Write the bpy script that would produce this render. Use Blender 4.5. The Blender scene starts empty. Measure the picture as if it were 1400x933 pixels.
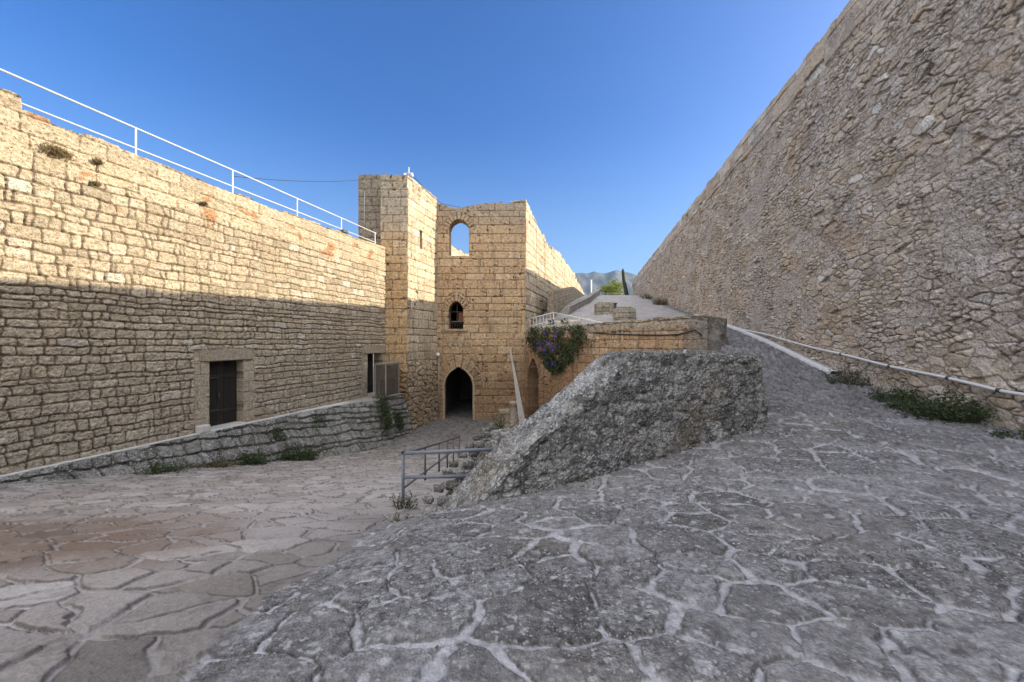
import bpy, math, random
import numpy as np
random.seed(7); rng = np.random.default_rng(11)
scene = bpy.context.scene
col_main = scene.collection
F = 530.0   # focal length in photo pixels (photo 1400 x 933); eye is the origin, Y is depth

def at(px, py, Y):                      # a point seen at a photo pixel, at depth Y
    return np.array([(px-700)/F*Y, Y, (466.5-py)/F*Y])

# ------------------------------------------------------------------ noise
def hraw(ix, iy, seed):
    with np.errstate(over='ignore'):
        n = ix.astype(np.int64).astype(np.uint32)*np.uint32(374761393)+iy.astype(np.int64).astype(np.uint32)*np.uint32(668265263)+np.uint32((int(seed)*1442695041) & 0xffffffff)
        n ^= n >> np.uint32(13); n *= np.uint32(1274126177)
        n ^= n >> np.uint32(16); n *= np.uint32(2246822519)
        n ^= n >> np.uint32(15)
    return n
def hsh(ix, iy, seed): return hraw(np.asarray(ix, float), np.asarray(iy, float), seed)/4294967296.0

def pn(x, y, seed=0):                   # gradient noise, about -1..1
    x = np.asarray(x, np.float64); y = np.asarray(y, np.float64)
    fx0 = np.floor(x); fy0 = np.floor(y); fx = (x-fx0).astype(np.float32); fy = (y-fy0).astype(np.float32)
    ux = fx*fx*fx*(fx*(fx*6-15)+10); uy = fy*fy*fy*(fy*(fy*6-15)+10)
    def g(ox, oy):
        n = hraw(fx0+ox, fy0+oy, seed)
        gx = (n & np.uint32(0xffff)).astype(np.float32)*np.float32(2/65535.)-1; gy = (n >> np.uint32(16)).astype(np.float32)*np.float32(2/65535.)-1
        return gx*(fx-ox)+gy*(fy-oy)
    a = g(0,0); b = g(1,0); c = g(0,1); d = g(1,1)
    return 1.75*((a+(b-a)*ux)*(1-uy)+(c+(d-c)*ux)*uy)

def fbm(x, y, o=4, seed=0, gain=.5):
    s = 0; a = 1; t = 0
    for k in range(o):
        s = s+a*pn(x*2**k+17.3*k, y*2**k-9.1*k, seed+k*31); t += a; a *= gain
    return s/t*1.3

def sm(a, b, x):
    t = np.clip((x-a)/(b-a), 0, 1); return t*t*(3-2*t)

def mixc(a, b, t):
    return a*(1-t[:, None])+np.asarray(b)*t[:, None]

def vor(x, y, seed, jit=.9):            # border distance, cell random, second random
    ix = np.floor(x); iy = np.floor(y)
    best = np.full(x.shape, 9e9); bx = np.zeros_like(x); by = np.zeros_like(x); cx = ix.copy(); cy = iy.copy()
    for ox in (-1, 0, 1):
        for oy in (-1, 0, 1):
            jx = ix+ox; jy = iy+oy
            px = jx+.5+jit*(hsh(jx, jy, seed)-.5); py = jy+.5+jit*(hsh(jx, jy, seed+7)-.5)
            d = (px-x)**2+(py-y)**2; m = d < best
            best = np.where(m, d, best); bx = np.where(m, px, bx); by = np.where(m, py, by)
            cx = np.where(m, jx, cx); cy = np.where(m, jy, cy)
    e = np.full(x.shape, 9e9)
    for ox in (-2, -1, 0, 1, 2):
        for oy in (-2, -1, 0, 1, 2):
            jx = cx+ox; jy = cy+oy
            if ox == 0 and oy == 0: continue
            px = jx+.5+jit*(hsh(jx, jy, seed)-.5); py = jy+.5+jit*(hsh(jx, jy, seed+7)-.5)
            dx = px-bx; dy = py-by; L = np.sqrt(dx*dx+dy*dy)+1e-9
            dd = ((bx+px)/2-x)*dx/L+((by+py)/2-y)*dy/L
            e = np.minimum(e, dd)
    return e, hsh(cx, cy, seed+91), hsh(cx, cy, seed+177)

def coursed(u, v, seed, hm, lm, hv=.35, lv=.5, rad=.06, warp=.03, wf=2.5):
    uu = u+warp*1.4*fbm(u*wf, v*wf, 3, seed+3); vv = v+warp*fbm(u*wf*.7, v*wf, 3, seed+5)
    r = np.random.default_rng(seed)
    b = [v.min()-1.0]
    while b[-1] < v.max()+1: b.append(b[-1]+hm*(1+hv*(r.random()*2-1)))
    b = np.array(b); ri = np.clip(np.searchsorted(b, vv)-1, 0, len(b)-2)
    cu = np.zeros_like(u); hw = np.ones_like(u); sid = np.zeros_like(u)
    for k in np.unique(ri):
        m = ri == k
        n = int((u.max()-u.min()+4)/(lm*(1-lv*.6)))+4
        le = u.min()-2-r.random()*lm+np.cumsum(lm*(1+lv*(r.random(n)*2-1)))
        j = np.clip(np.searchsorted(le, uu[m])-1, 0, n-2)
        c = (le[j]+le[j+1])/2; cu[m] = uu[m]-c; hw[m] = (le[j+1]-le[j])/2; sid[m] = j
    hh = (b[ri+1]-b[ri])/2; cv = vv-(b[ri+1]+b[ri])/2
    qx = hw-np.abs(cu); qy = hh-np.abs(cv)
    d = np.minimum(qx, qy); mm = (qx < rad) & (qy < rad)
    d = np.where(mm, rad-np.hypot(rad-qx, rad-qy), d)
    return d, hsh(sid, ri.astype(float), seed+21), hsh(sid, ri.astype(float), seed+22), cu, cv

def palette(t, cols):
    cols = np.array(cols); x = np.clip(t, 0, .9999)*(len(cols)-1); i = x.astype(int); f = (x-i)[:, None]
    return cols[i]*(1-f)+cols[i+1]*f

# ------------------------------------------------------------------ mesh accumulator
class Acc:
    def __init__(s): s.V = []; s.Q = []; s.C = []; s.n = 0; s.S = []
    def add(s, v, q, c, smooth=True):
        v = np.asarray(v, float).reshape(-1, 3); q = np.asarray(q, int)
        if q.shape[1] == 3: q = np.hstack([q, q[:, 2:3]*0-1-s.n])
        c = np.asarray(c, float)
        if c.ndim == 1: c = np.broadcast_to(c, (len(v), len(c)))
        if c.shape[1] == 3: c = np.hstack([c, np.ones((len(c), 1))])
        s.V.append(v); s.Q.append(q+s.n); s.C.append(c); s.S.append(np.full(len(q), smooth)); s.n += len(v)
    def build(s, name, mat, parent=None, **tags):
        V = np.concatenate(s.V); Q = np.concatenate(s.Q); C = np.concatenate(s.C); S = np.concatenate(s.S)
        tri = Q[:, 3] < 0
        tot = np.where(tri, 3, 4); loops = Q.ravel(); loops = loops[loops >= 0]
        me = bpy.data.meshes.new(name)
        me.vertices.add(len(V)); me.vertices.foreach_set('co', V.astype(np.float32).ravel())
        me.loops.add(len(loops)); me.loops.foreach_set('vertex_index', loops.astype(np.int32))
        me.polygons.add(len(Q)); st = np.concatenate([[0], np.cumsum(tot)[:-1]])
        me.polygons.foreach_set('loop_start', st.astype(np.int32))
        me.polygons.foreach_set('use_smooth', S)
        me.update(calc_edges=True); me.validate()
        a = me.color_attributes.new('Col', 'FLOAT_COLOR', 'POINT')
        a.data.foreach_set('color', C.astype(np.float32).ravel())
        me.materials.append(mat)
        o = bpy.data.objects.new(name, me); col_main.objects.link(o)
        if parent is not None:
            o.parent = parent
            p = parent; l = np.zeros(3)
            while p is not None: l += np.array(p.location); p = p.parent
            o.location = -l
        for k, w in tags.items(): o[k] = w
        return o

def grid(A, us, vs, P, N, hf, mask=None, rim=0, back=False, fade=0, rimcol=None, vec=None):
    U, V = np.meshgrid(us, vs); nu = len(us); nv = len(vs); u = U.ravel(); v = V.ravel()
    p = P(u, v); n = N(u, v) if callable(N) else np.broadcast_to(np.asarray(N, float), p.shape)
    h, c = hf(u, v, p)
    if fade:
        du = np.linalg.norm(p.reshape(nv, nu, 3)-p.reshape(nv, nu, 3)[:, :1], axis=2)
        du2 = np.linalg.norm(p.reshape(nv, nu, 3)-p.reshape(nv, nu, 3)[:, -1:], axis=2)
        dv = np.linalg.norm(p.reshape(nv, nu, 3)-p.reshape(nv, nu, 3)[:1], axis=2)
        dv2 = np.linalg.norm(p.reshape(nv, nu, 3)-p.reshape(nv, nu, 3)[-1:], axis=2)
        e = np.minimum(np.minimum(du, du2), np.minimum(dv, dv2)).ravel()
        h = h*sm(0, fade, e)-.5*fade*(1-np.clip(e/fade, 0, 1))**2*0
    q = p+n*h[:, None]
    if vec is not None: q = q+vec(p)
    I = np.arange(nu*nv).reshape(nv, nu)
    quads = np.stack([I[:-1, :-1], I[:-1, 1:], I[1:, 1:], I[1:, :-1]], -1).reshape(-1, 4)
    k = (nv//2)*nu+nu//2; k = min(k, nu*nv-nu-2)
    if np.dot(np.cross(p[k+1]-p[k], p[k+nu]-p[k]), n[k]) < 0: quads = quads[:, ::-1]
    if mask is not None:
        uc = u[quads].mean(1); vc = v[quads].mean(1); quads = quads[mask(uc, vc)]
    A.add(q, quads, c)
    if rim:
        E = np.concatenate([quads[:, [0, 1]], quads[:, [1, 2]], quads[:, [2, 3]], quads[:, [3, 0]]])
        key = np.sort(E, 1); kk = key[:, 0].astype(np.int64)*(nu*nv)+key[:, 1]
        _, inv, cnt = np.unique(kk, return_inverse=True, return_counts=True)
        B = E[cnt[inv] == 1]
        ids, loc = np.unique(B, return_inverse=True); loc = loc.reshape(B.shape)
        m = len(ids); top = q[ids]; bot = p[ids]-n[ids]*rim
        mid = (top+bot)/2
        cc = c[ids] if rimcol is None else np.broadcast_to(np.asarray(rimcol, float), (m, 3))
        vv = np.concatenate([top, mid, bot]); a = loc[:, 0]; b = loc[:, 1]
        f1 = np.stack([b, a, a+m, b+m], 1); f2 = np.stack([b+m, a+m, a+2*m, b+2*m], 1)
        A.add(vv, np.concatenate([f1, f2]), np.concatenate([cc]*3), smooth=False)
    if back:
        A.add(p-n*max(rim, .01), quads[:, ::-1], c)

def lin(a, b, s): return np.linspace(a, b, max(2, int(abs(b-a)/s)+1))
def lod(a, b, k, mn=.01, mx=.4):        # steps growing with the square of depth
    r = [a]
    while r[-1] < b: r.append(r[-1]+min(mx, max(mn, r[-1]**2*k)))
    r[-1] = b; return np.array(r)

def box(A, c, s, col, rz=0, bev=.0, rough=0, smooth=False):
    c = np.array(c, float); x, y, z = np.array(s)/2; b = bev
    import itertools
    if b <= 0:
        v = np.array([[i*x, j*y, k*z] for k in (-1, 1) for j in (-1, 1) for i in (-1, 1)])
        q = [[0,2,3,1],[4,5,7,6],[0,1,5,4],[2,6,7,3],[0,4,6,2],[1,3,7,5]]
    else:
        def ring(ix, iy, z_): return [(-ix,-iy+b,z_),(-ix+b,-iy,z_),(ix-b,-iy,z_),(ix,-iy+b,z_),(ix,iy-b,z_),(ix-b,iy,z_),(-ix+b,iy,z_),(-ix,iy-b,z_)]
        v = ring(x-b, y-b, -z)+ring(x, y, -z+b)+ring(x, y, z-b)+ring(x-b, y-b, z)
        q = []
        for r_ in range(3):
            for k in range(8): q.append([r_*8+k, r_*8+(k+1) % 8, r_*8+8+(k+1) % 8, r_*8+8+k])
        for o_, fl in ((0, 1), (24, 0)):
            for f in ([0,1,2,3],[0,3,4,7],[7,4,5,6]):
                g = [o_+i for i in f]; q.append(g[::-1] if fl else g)
        v = np.array(v)
    if rough: v = v+(rng.random(v.shape)-.5)*rough
    ca, sa = math.cos(rz), math.sin(rz)
    v = np.stack([v[:, 0]*ca-v[:, 1]*sa, v[:, 0]*sa+v[:, 1]*ca, v[:, 2]], 1)+c
    A.add(v, q, col, smooth)

def tube(A, pts, r, col, n=8, cap=True):
    pts = np.array(pts, float); m = len(pts); rr = np.broadcast_to(np.asarray(r, float), (m,))
    t = np.gradient(pts, axis=0); t /= np.linalg.norm(t, axis=1)[:, None]+1e-12
    ref = np.array([0, 0, 1.]) if abs(t[0][2]) < .9 else np.array([1., 0, 0])
    V = []
    for i in range(m):
        a = np.cross(t[i], ref); a /= np.linalg.norm(a); b = np.cross(t[i], a)
        for k in range(n):
            w = 2*math.pi*k/n; V.append(pts[i]+rr[i]*(math.cos(w)*a+math.sin(w)*b))
    q = []
    for i in range(m-1):
        for k in range(n):
            k2 = (k+1) % n; q.append([i*n+k, i*n+k2, (i+1)*n+k2, (i+1)*n+k])
    V = np.array(V)
    if cap:
        V = np.vstack([V, pts[:1], pts[-1:]]); c0 = m*n
        for k in range(n):
            k2 = (k+1) % n; q.append([c0, k2, k, k]); q.append([c0+1, (m-1)*n+k, (m-1)*n+k2, (m-1)*n+k2])
    q = np.array(q); tri = q[:, 2] == q[:, 3]
    qq = q.copy(); qq[tri, 3] = -1-A.n
    A.V.append(V); A.Q.append(np.where(qq >= 0, qq+A.n, -1)); A.C.append(np.broadcast_to(np.append(np.asarray(col, float)[:3], 1.), (len(V), 4)))
    A.S.append(np.full(len(q), True)); A.n += len(V)

def lathe(A, base, prof, col, n=20):
    base = np.array(base, float); V = []
    for r, z in prof:
        for k in range(n):
            w = 2*math.pi*k/n; V.append(base+np.array([r*math.cos(w), r*math.sin(w), z]))
    q = [[i*n+k, i*n+(k+1) % n, (i+1)*n+(k+1) % n, (i+1)*n+k] for i in range(len(prof)-1) for k in range(n)]
    A.add(V, q, col)

def leaves(A, pts, size, cols, flat=.5, asp=.5):
    pts = np.asarray(pts, float); n = len(pts)
    d = rng.normal(size=(n, 3)); d[:, 2] *= flat; d /= np.linalg.norm(d, axis=1)[:, None]
    e = np.cross(d, rng.normal(size=(n, 3))); e /= np.linalg.norm(e, axis=1)[:, None]
    s = (size*(.6+.8*rng.random(n)))[:, None]
    V = np.stack([pts-d*s*.5, pts+e*s*asp*.5, pts+d*s*.5, pts-e*s*asp*.5], 1).reshape(-1, 3)
    t = rng.random(n); c = palette(t, cols); C = np.repeat(c, 4, 0)
    A.add(V, np.arange(4*n).reshape(n, 4), C, smooth=False)

# ------------------------------------------------------------------ materials
def stone_mat(name, sc=9, amp=.45, bump=.5, bs=28, rough=.92, pit=0, pores=0, lich=()):
    m = bpy.data.materials.new(name); m.use_nodes = True; nt = m.node_tree; nd = nt.nodes; L = nt.links
    bs_ = nd['Principled BSDF']; bs_.inputs['Roughness'].default_value = rough
    bs_.inputs['Specular IOR Level'].default_value = .25
    at_ = nd.new('ShaderNodeAttribute'); at_.attribute_name = 'Col'
    tc = nd.new('ShaderNodeTexCoord')
    n1 = nd.new('ShaderNodeTexNoise'); n1.inputs['Scale'].default_value = sc; n1.inputs['Detail'].default_value = 6; n1.inputs['Roughness'].default_value = .68
    L.new(tc.outputs['Object'], n1.inputs['Vector'])
    mr = nd.new('ShaderNodeMapRange'); mr.inputs['From Min'].default_value = .28; mr.inputs['From Max'].default_value = .72
    mr.inputs['To Min'].default_value = 1-amp; mr.inputs['To Max'].default_value = 1+amp
    L.new(n1.outputs['Fac'], mr.inputs['Value'])
    s1 = nd.new('ShaderNodeMapRange'); s1.inputs['To Min'].default_value = .3; L.new(at_.outputs['Alpha'], s1.inputs['Value'])
    s2 = nd.new('ShaderNodeMix'); s2.inputs['A'].default_value = 1.0; L.new(s1.outputs[0], s2.inputs['Factor']); L.new(mr.outputs[0], s2.inputs['B'])
    mx = nd.new('ShaderNodeVectorMath'); mx.operation = 'SCALE'
    L.new(at_.outputs['Color'], mx.inputs[0]); L.new(s2.outputs['Result'], mx.inputs['Scale'])
    cur = mx.outputs[0]
    def vmask(scale, lo, hi, cut, seedoff):
        mp = nd.new('ShaderNodeVectorMath'); mp.operation = 'ADD'; mp.inputs[1].default_value = (seedoff, seedoff*1.7, -seedoff)
        L.new(tc.outputs['Object'], mp.inputs[0])
        dn = nd.new('ShaderNodeTexNoise'); dn.inputs['Scale'].default_value = scale*.9; dn.inputs['Detail'].default_value = 1; L.new(mp.outputs[0], dn.inputs['Vector'])
        da = nd.new('ShaderNodeVectorMath'); da.operation = 'MULTIPLY_ADD'; da.inputs[1].default_value = (.9/scale,)*3; L.new(dn.outputs['Color'], da.inputs[0]); L.new(mp.outputs[0], da.inputs[2])
        vv = nd.new('ShaderNodeTexVoronoi'); vv.inputs['Scale'].default_value = scale; L.new(da.outputs[0], vv.inputs['Vector'])
        m1 = nd.new('ShaderNodeMapRange'); m1.inputs['From Min'].default_value = hi; m1.inputs['From Max'].default_value = lo; L.new(vv.outputs['Distance'], m1.inputs['Value'])
        sx = nd.new('ShaderNodeSeparateColor'); L.new(vv.outputs['Color'], sx.inputs[0])
        g = nd.new('ShaderNodeMath'); g.operation = 'GREATER_THAN'; g.inputs[1].default_value = cut; L.new(sx.outputs[0], g.inputs[0])
        mm = nd.new('ShaderNodeMath'); mm.operation = 'MULTIPLY'; L.new(m1.outputs[0], mm.inputs[0]); L.new(g.outputs[0], mm.inputs[1])
        ma_ = nd.new('ShaderNodeMath'); ma_.operation = 'MULTIPLY'; L.new(mm.outputs[0], ma_.inputs[0]); L.new(at_.outputs['Alpha'], ma_.inputs[1])
        return ma_.outputs[0]
    def over(fac, col, k):
        nonlocal cur
        f = nd.new('ShaderNodeMath'); f.operation = 'MULTIPLY'; f.inputs[1].default_value = k; L.new(fac, f.inputs[0])
        m_ = nd.new('ShaderNodeMix'); m_.data_type = 'RGBA'; L.new(f.outputs[0], m_.inputs['Factor']); L.new(cur, m_.inputs['A']); m_.inputs['B'].default_value = col+(1,); cur = m_.outputs['Result']
    if pores:
        over(vmask(pores, .12, .34, .45, 3.1), (.05,.042,.033), .75)
        over(vmask(pores*2.3, .15, .38, .5, 7.7), (.055,.046,.036), .6)
    for i, (sc_, r_, cut_, cl_, k_) in enumerate(lich): over(vmask(sc_, r_*.7, r_, cut_, 11.3+i*5), cl_, k_)
    L.new(cur, bs_.inputs['Base Color'])
    n2 = nd.new('ShaderNodeTexNoise'); n2.inputs['Scale'].default_value = bs; n2.inputs['Detail'].default_value = 5; n2.inputs['Roughness'].default_value = .65
    L.new(tc.outputs['Object'], n2.inputs['Vector'])
    src = n2.outputs['Fac']
    if pit:
        v = nd.new('ShaderNodeTexVoronoi'); v.inputs['Scale'].default_value = pit; L.new(tc.outputs['Object'], v.inputs['Vector'])
        ma = nd.new('ShaderNodeMath'); ma.operation = 'ADD'; L.new(n2.outputs['Fac'], ma.inputs[0]); L.new(v.outputs['Distance'], ma.inputs[1]); src = ma.outputs[0]
    bp = nd.new('ShaderNodeBump'); bq = nd.new('ShaderNodeMath'); bq.operation = 'MULTIPLY'; bq.inputs[1].default_value = bump; L.new(s1.outputs[0], bq.inputs[0]); L.new(bq.outputs[0], bp.inputs['Strength']); bp.inputs['Distance'].default_value = .03
    L.new(src, bp.inputs['Height']); L.new(bp.outputs[0], bs_.inputs['Normal'])
    return m

def plain_mat(name, rough=.6, metal=0, amp=.12, sc=30, bump=.08, trans=0):
    m = stone_mat(name, sc, amp, bump, sc*2, rough)
    b = m.node_tree.nodes['Principled BSDF']; b.inputs['Metallic'].default_value = metal
    b.inputs['Specular IOR Level'].default_value = .4
    return m

def leaf_mat(name):
    m = stone_mat(name, 14, .25, .0, 20, .6)
    nt = m.node_tree; b = nt.nodes['Principled BSDF']
    tr = nt.nodes.new('ShaderNodeBsdfTranslucent'); mix = nt.nodes.new('ShaderNodeMixShader'); mix.inputs[0].default_value = .3
    at_ = [n for n in nt.nodes if n.bl_idname == 'ShaderNodeAttribute'][0]
    nt.links.new(at_.outputs['Color'], tr.inputs['Color'])
    nt.links.new(b.outputs[0], mix.inputs[1]); nt.links.new(tr.outputs[0], mix.inputs[2])
    nt.links.new(mix.outputs[0], nt.nodes['Material Output'].inputs['Surface'])
    return m

M_wall = stone_mat('coursed_stone', 13, .42, .7, 30, pit=38, pores=16)
M_tower = stone_mat('ashlar_stone', 6, .4, .7, 18, pit=16, pores=6)
M_rubble = stone_mat('rubble_stone', 13, .5, .8, 30, pit=24, pores=11, lich=((7, .3, .8, (.50,.46,.41), .6),))
LIC = ((11, .28, .66, (.46,.46,.46), .85), (26, .32, .62, (.44,.44,.44), .85), (50, .36, .6, (.40,.40,.40), .6))
M_ground = stone_mat('paving_stone', 26, .6, .8, 60, .85, pit=60, pores=18, lich=LIC)
M_block = stone_mat('lichen_stone', 18, .6, 1.0, 34, pit=34, pores=15, lich=((11, .3, .6, (.46,.46,.46), .75), (26, .34, .5, (.42,.42,.43), .8)))
M_conc = stone_mat('pale_concrete', 8, .2, .3, 40)
M_wood = stone_mat('old_wood', 20, .4, .3, 30, .75)
M_white = plain_mat('white_paint', .45)
M_steel = plain_mat('grey_paint', .45, .0, .25, 18)
M_dark = plain_mat('dark_metal', .5)
M_leaf = leaf_mat('foliage')
M_mount = stone_mat('mountain_rock', .02, .35, .0, .03)

def empty(name, loc, label, cat, group=None):
    o = bpy.data.objects.new(name, None); col_main.objects.link(o); o.location = loc
    o.empty_display_size = .2; o['label'] = label; o['category'] = cat
    if group: o['group'] = group
    return o
def T(label, cat, group=None):
    d = dict(label=label, category=cat)
    if group: d['group'] = group
    return d

# ------------------------------------------------------------------ terrain heights
CP = np.array([(-1.57,4.9,-2.33),(-1.7,1.9,-1.68),(-.78,4.6,-2.0),(.73,5.15,-1.9),(1.75,5.5,-1.75),(4.15,6.45,-1.42),(0,0,-1.5),
  (0,2,-1.6),(2,2,-1.55),(2.5,3.5,-1.6),(5,3,-1.5),(8.2,6.3,-1.47),(9.07,10.9,-.9),(11.1,21.9,1.2),(13.8,35.6,3.5),(17.2,53.6,6.2),(7.4,13.8,-.25),
  (1.2,26,.95),(4.6,20.4,.72),(3.4,27,1.45),(4.0,35,3.2),(9,53.6,6.2),(9,75,6.4),(20,75,6.4),(-2,-4,-1.5),(6,-4,-1.5),(-8,-4,-1.6),(7,0,-1.5)], float)
def tps_fit(P):
    n = len(P); d = np.linalg.norm(P[:, None, :2]-P[None, :, :2], axis=2)
    K = np.where(d > 0, d*d*np.log(d+1e-9), 0)+np.eye(n)*.5
    A = np.zeros((n+3, n+3)); A[:n, :n] = K; A[:n, n] = 1; A[:n, n+1:] = P[:, :2]; A[n:, :n] = A[:n, n:].T
    b = np.zeros(n+3); b[:n] = P[:, 2]; return np.linalg.solve(A, b)
TW = tps_fit(CP)
def Rz(x, y):
    x = np.asarray(x, float); y = np.asarray(y, float); z = TW[len(CP)]+TW[len(CP)+1]*x+TW[len(CP)+2]*y
    for k, (a, b, _) in enumerate(CP):
        d2 = (x-a)**2+(y-b)**2; z = z+TW[k]*.5*d2*np.log(d2+1e-9)
    return z
def Lz(x, y):
    y = np.asarray(y, float); s = -1.27-.22*y
    k = .25; m = -5.15
    z = np.logaddexp(s/k, m/k)*k
    near = -1.5-.06*np.maximum(y, 0)
    return np.where(y < 3, z*sm(0, 3, y)+near*(1-sm(0, 3, y)), z)
UP = np.array([(-2.6,-12),(-1.75,1.6),(-1.62,4.95),(-.75,5.1),(.2,5.45),(3.9,6.85),(7.45,14.1),(4.45,19.5),(8.1,21.6),(4.95,27.4),(1.6,28.0),(.3,28.0),(-6.95+.296*64,64),(-3,80),(60,80),(60,-12)])
def up_sd(x, y):                        # signed distance to the upper (ramp) region, positive inside
    d = np.full(x.shape, 9e9); ins = np.zeros(x.shape, bool)
    for i in range(len(UP)):
        a = UP[i]; b = UP[(i+1) % len(UP)]; e = b-a
        t = np.clip(((x-a[0])*e[0]+(y-a[1])*e[1])/(e@e), 0, 1)
        d = np.minimum(d, np.hypot(x-a[0]-t*e[0], y-a[1]-t*e[1]))
        c = ((a[1] > y) != (b[1] > y)) & (x < (b[0]-a[0])*(y-a[1])/(b[1]-a[1]+1e-12)+a[0])
        ins ^= c
    return np.where(ins, d, -d)
def Gz(x, y):
    x = np.atleast_1d(np.asarray(x, float)); y = np.atleast_1d(np.asarray(y, float))
    s = up_sd(x, y)
    wid = np.where(y < 5.2, .5, .16)
    w = sm(-1, 1, s/wid); return Rz(x, y)*w+Lz(x, y)*(1-w)
def gz(x, y): return float(Gz(x, y)[0])

# ------------------------------------------------------------------ ground
def build_ground():
    th = np.radians(np.linspace(-68, 68, 1120))
    r = [.4]
    while r[-1] < 80: r.append(r[-1]+min(.22, max(.011, r[-1]**2/1050)))
    r = np.array(r)
    TH, RR = np.meshgrid(th, r); x = (RR*np.sin(TH)).ravel(); y = (RR*np.cos(TH)).ravel()
    s = up_sd(x, y); wid = np.where(y < 5.2, .5, .16); w = sm(-1, 1, s/wid)
    z = Rz(x, y)*w+Lz(x, y)*(1-w)
    sw = s+.25*fbm(x*1.2, y*1.2, 3, 5)
    up = sm(-.06, .06, sw)
    # big rough slabs on the ramp
    wx = x+.10*fbm(x*1.6, y*1.6, 3, 1); wy = y+.10*fbm(x*1.6, y*1.6, 3, 2)
    def slabs(sx, sy, seed, rot=0):
        ca, sa = math.cos(rot), math.sin(rot); a = (wx*ca-wy*sa)/sx; b = (wx*sa+wy*ca)/sy
        e, i1, i2 = vor(a, b, seed, .85); return e*min(sx, sy), i1, i2
    eA, a1, a2 = slabs(.50, .37, 3, .35)
    eC, c1, c2 = slabs(.42, .17, 9, -.12)
    cob = sm(-.5, .5, (y-7.2)+(x-5.5)*.25+.6*fbm(x*.8, y*.8, 2, 8))*(x > 3)
    cobm = cob > .5
    eU = np.where(cobm, eC, eA); u1 = np.where(cobm, c1, a1); u2 = np.where(cobm, c2, a2)
    jw = np.where(cobm, .012, np.maximum(.011, .020+.026*fbm(x*1.3, y*1.3, 3, 44)))
    inU = sm(jw*.85, jw*1.1, eU+.030*fbm(x*7, y*7, 4, 12, .55))
    rough = fbm(x*7, y*7, 5, 20, .62); fine = fbm(x*24, y*24, 3, 23)
    pock = np.maximum(0, fbm(x*13, y*13, 3, 25)-.15)
    hU = inU*np.where(cobm, .035, .016+.014*(u1-.5))+inU*(.007*rough-.018*pock)+.004*fine+.009*fbm(x*1.7, y*1.7, 2, 29)
    crk = np.exp(-((eU-jw*.97+.030*fbm(x*7, y*7, 4, 12, .55))/.0085)**2)*sm(-.35, .05, fbm(x*1.6+3, y*1.6, 3, 96)); hU -= .014*crk
    cs = palette(u1, [(.15,.143,.133),(.24,.23,.216),(.18,.171,.159),(.28,.271,.256),(.21,.20,.187)])
    lich = sm(.12, .42, fbm(x*3.1, y*3.1, 5, 40, .65)+.25*fine)
    cs = mixc(cs, (.36,.355,.35), lich*.38)
    dk = sm(.1, .5, fbm(x*5.5+9, y*5.5, 5, 47, .7)); cs = mixc(cs, (.085,.08,.074), dk*.75); mt = fbm(x*9, y*9+4, 4, 99, .7); cs = cs*(1+.42*np.clip(mt*1.6, -.9, .8))[:, None]
    ev, l1, l2 = vor(x/.11+.4*fbm(x*8, y*8, 2, 60), y/.11, 33, 1.0)
    r1 = .38*l1**2
    spot = sm(.5, .62, ev+r1*.9+.12*fbm(x*30, y*30, 2, 61))*(l2 > .5)*np.where(cobm, .25, 1)
    cs = mixc(cs, (.47,.46,.44), np.clip(spot, 0, 1)*.75); gr_ = fbm(x*17, y*17, 5, 97, .75); cs = mixc(cs, (.08,.075,.07), sm(.08, .4, gr_)*.5)
    warm = sm(.2, .6, fbm(x*.5, y*.5, 3, 71)); cs = mixc(cs, (.22,.185,.14), warm*.3)
    mo = np.tile((.40,.39,.38), (len(x), 1))*(1+.35*fbm(x*6, y*6, 5, 50, .65)+.25*fine)[:, None]
    mo = np.where(cobm[:, None], mo*.3, mo)
    cU = mixc(mo, (0, 0, 0), inU*0)*(1-inU[:, None])+cs*inU[:, None]; worn = sm(-.1, .4, fbm(x*.45+3, y*.45, 3, 84)+.12*(x-3)*(y > 2)); cU = mixc(cU, (.28,.272,.265), worn*.18); cU = mixc(cU, (.05,.045,.04), np.clip(crk, 0, 1)*.7)
    # smoother flagstones of the lower court
    wx2 = x+.13*fbm(x*1.5+4, y*1.5, 4, 91); wy2 = y+.13*fbm(x*1.5, y*1.5+9, 4, 92)
    e1_, b1, b2 = vor((wx2*.99-wy2*.1)/.56, (wx2*.1+wy2*.99)/.34, 14, .95); eL = e1_*.34
    jl = .008+.014*b2+.010*fbm(x*2, y*2, 2, 93)
    inL = sm(jl*.5, jl*1.3, eL+.010*fbm(x*9, y*9, 3, 13))
    gut = np.exp(-((eL-jl*1.1+.010*fbm(x*9, y*9, 3, 13))/(.0055+.0005*np.hypot(x, y)))**2)*sm(-.5, .0, fbm(x*2.2, y*2.2, 3, 94))
    hL = inL*(.016+.022*(b1-.5)+.008*rough)+.008*fbm(x*1.2, y*1.2, 3, 30)-.007*gut+.004*fine
    cl = palette(b1, [(.25,.23,.205),(.41,.385,.355),(.31,.28,.245),(.50,.475,.445),(.37,.34,.305)])
    brown = sm(.1, .9, 1.15-np.hypot((x+5.2)/2.8, (y-4.3)/1.9)+.35*fbm(x*.9, y*.9, 3, 66))
    cl = cl*(1-.8*brown[:, None])+palette(b2, [(.11,.066,.042),(.24,.16,.105),(.16,.10,.06)])*.8*brown[:, None]
    dirt = sm(.05, .6, fbm(x*.7, y*.7, 4, 77)); cl = mixc(cl, (.29,.255,.22), dirt*.3)
    cl = mixc(cl, (.15,.135,.115), sm(.1, .5, fbm(x*4, y*4, 5, 78, .68))*.4)
    paleb = sm(.4, 1., 1.5-np.hypot((x+2.4)/2.2, (y-8)/4.5)+.3*fbm(x*.8, y*.8, 3, 79)); cl = mixc(cl, (.47,.45,.43), paleb*.35)
    gate = sm(14, 22, y); cl = mixc(cl, (.17,.165,.16), gate*.75)
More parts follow.
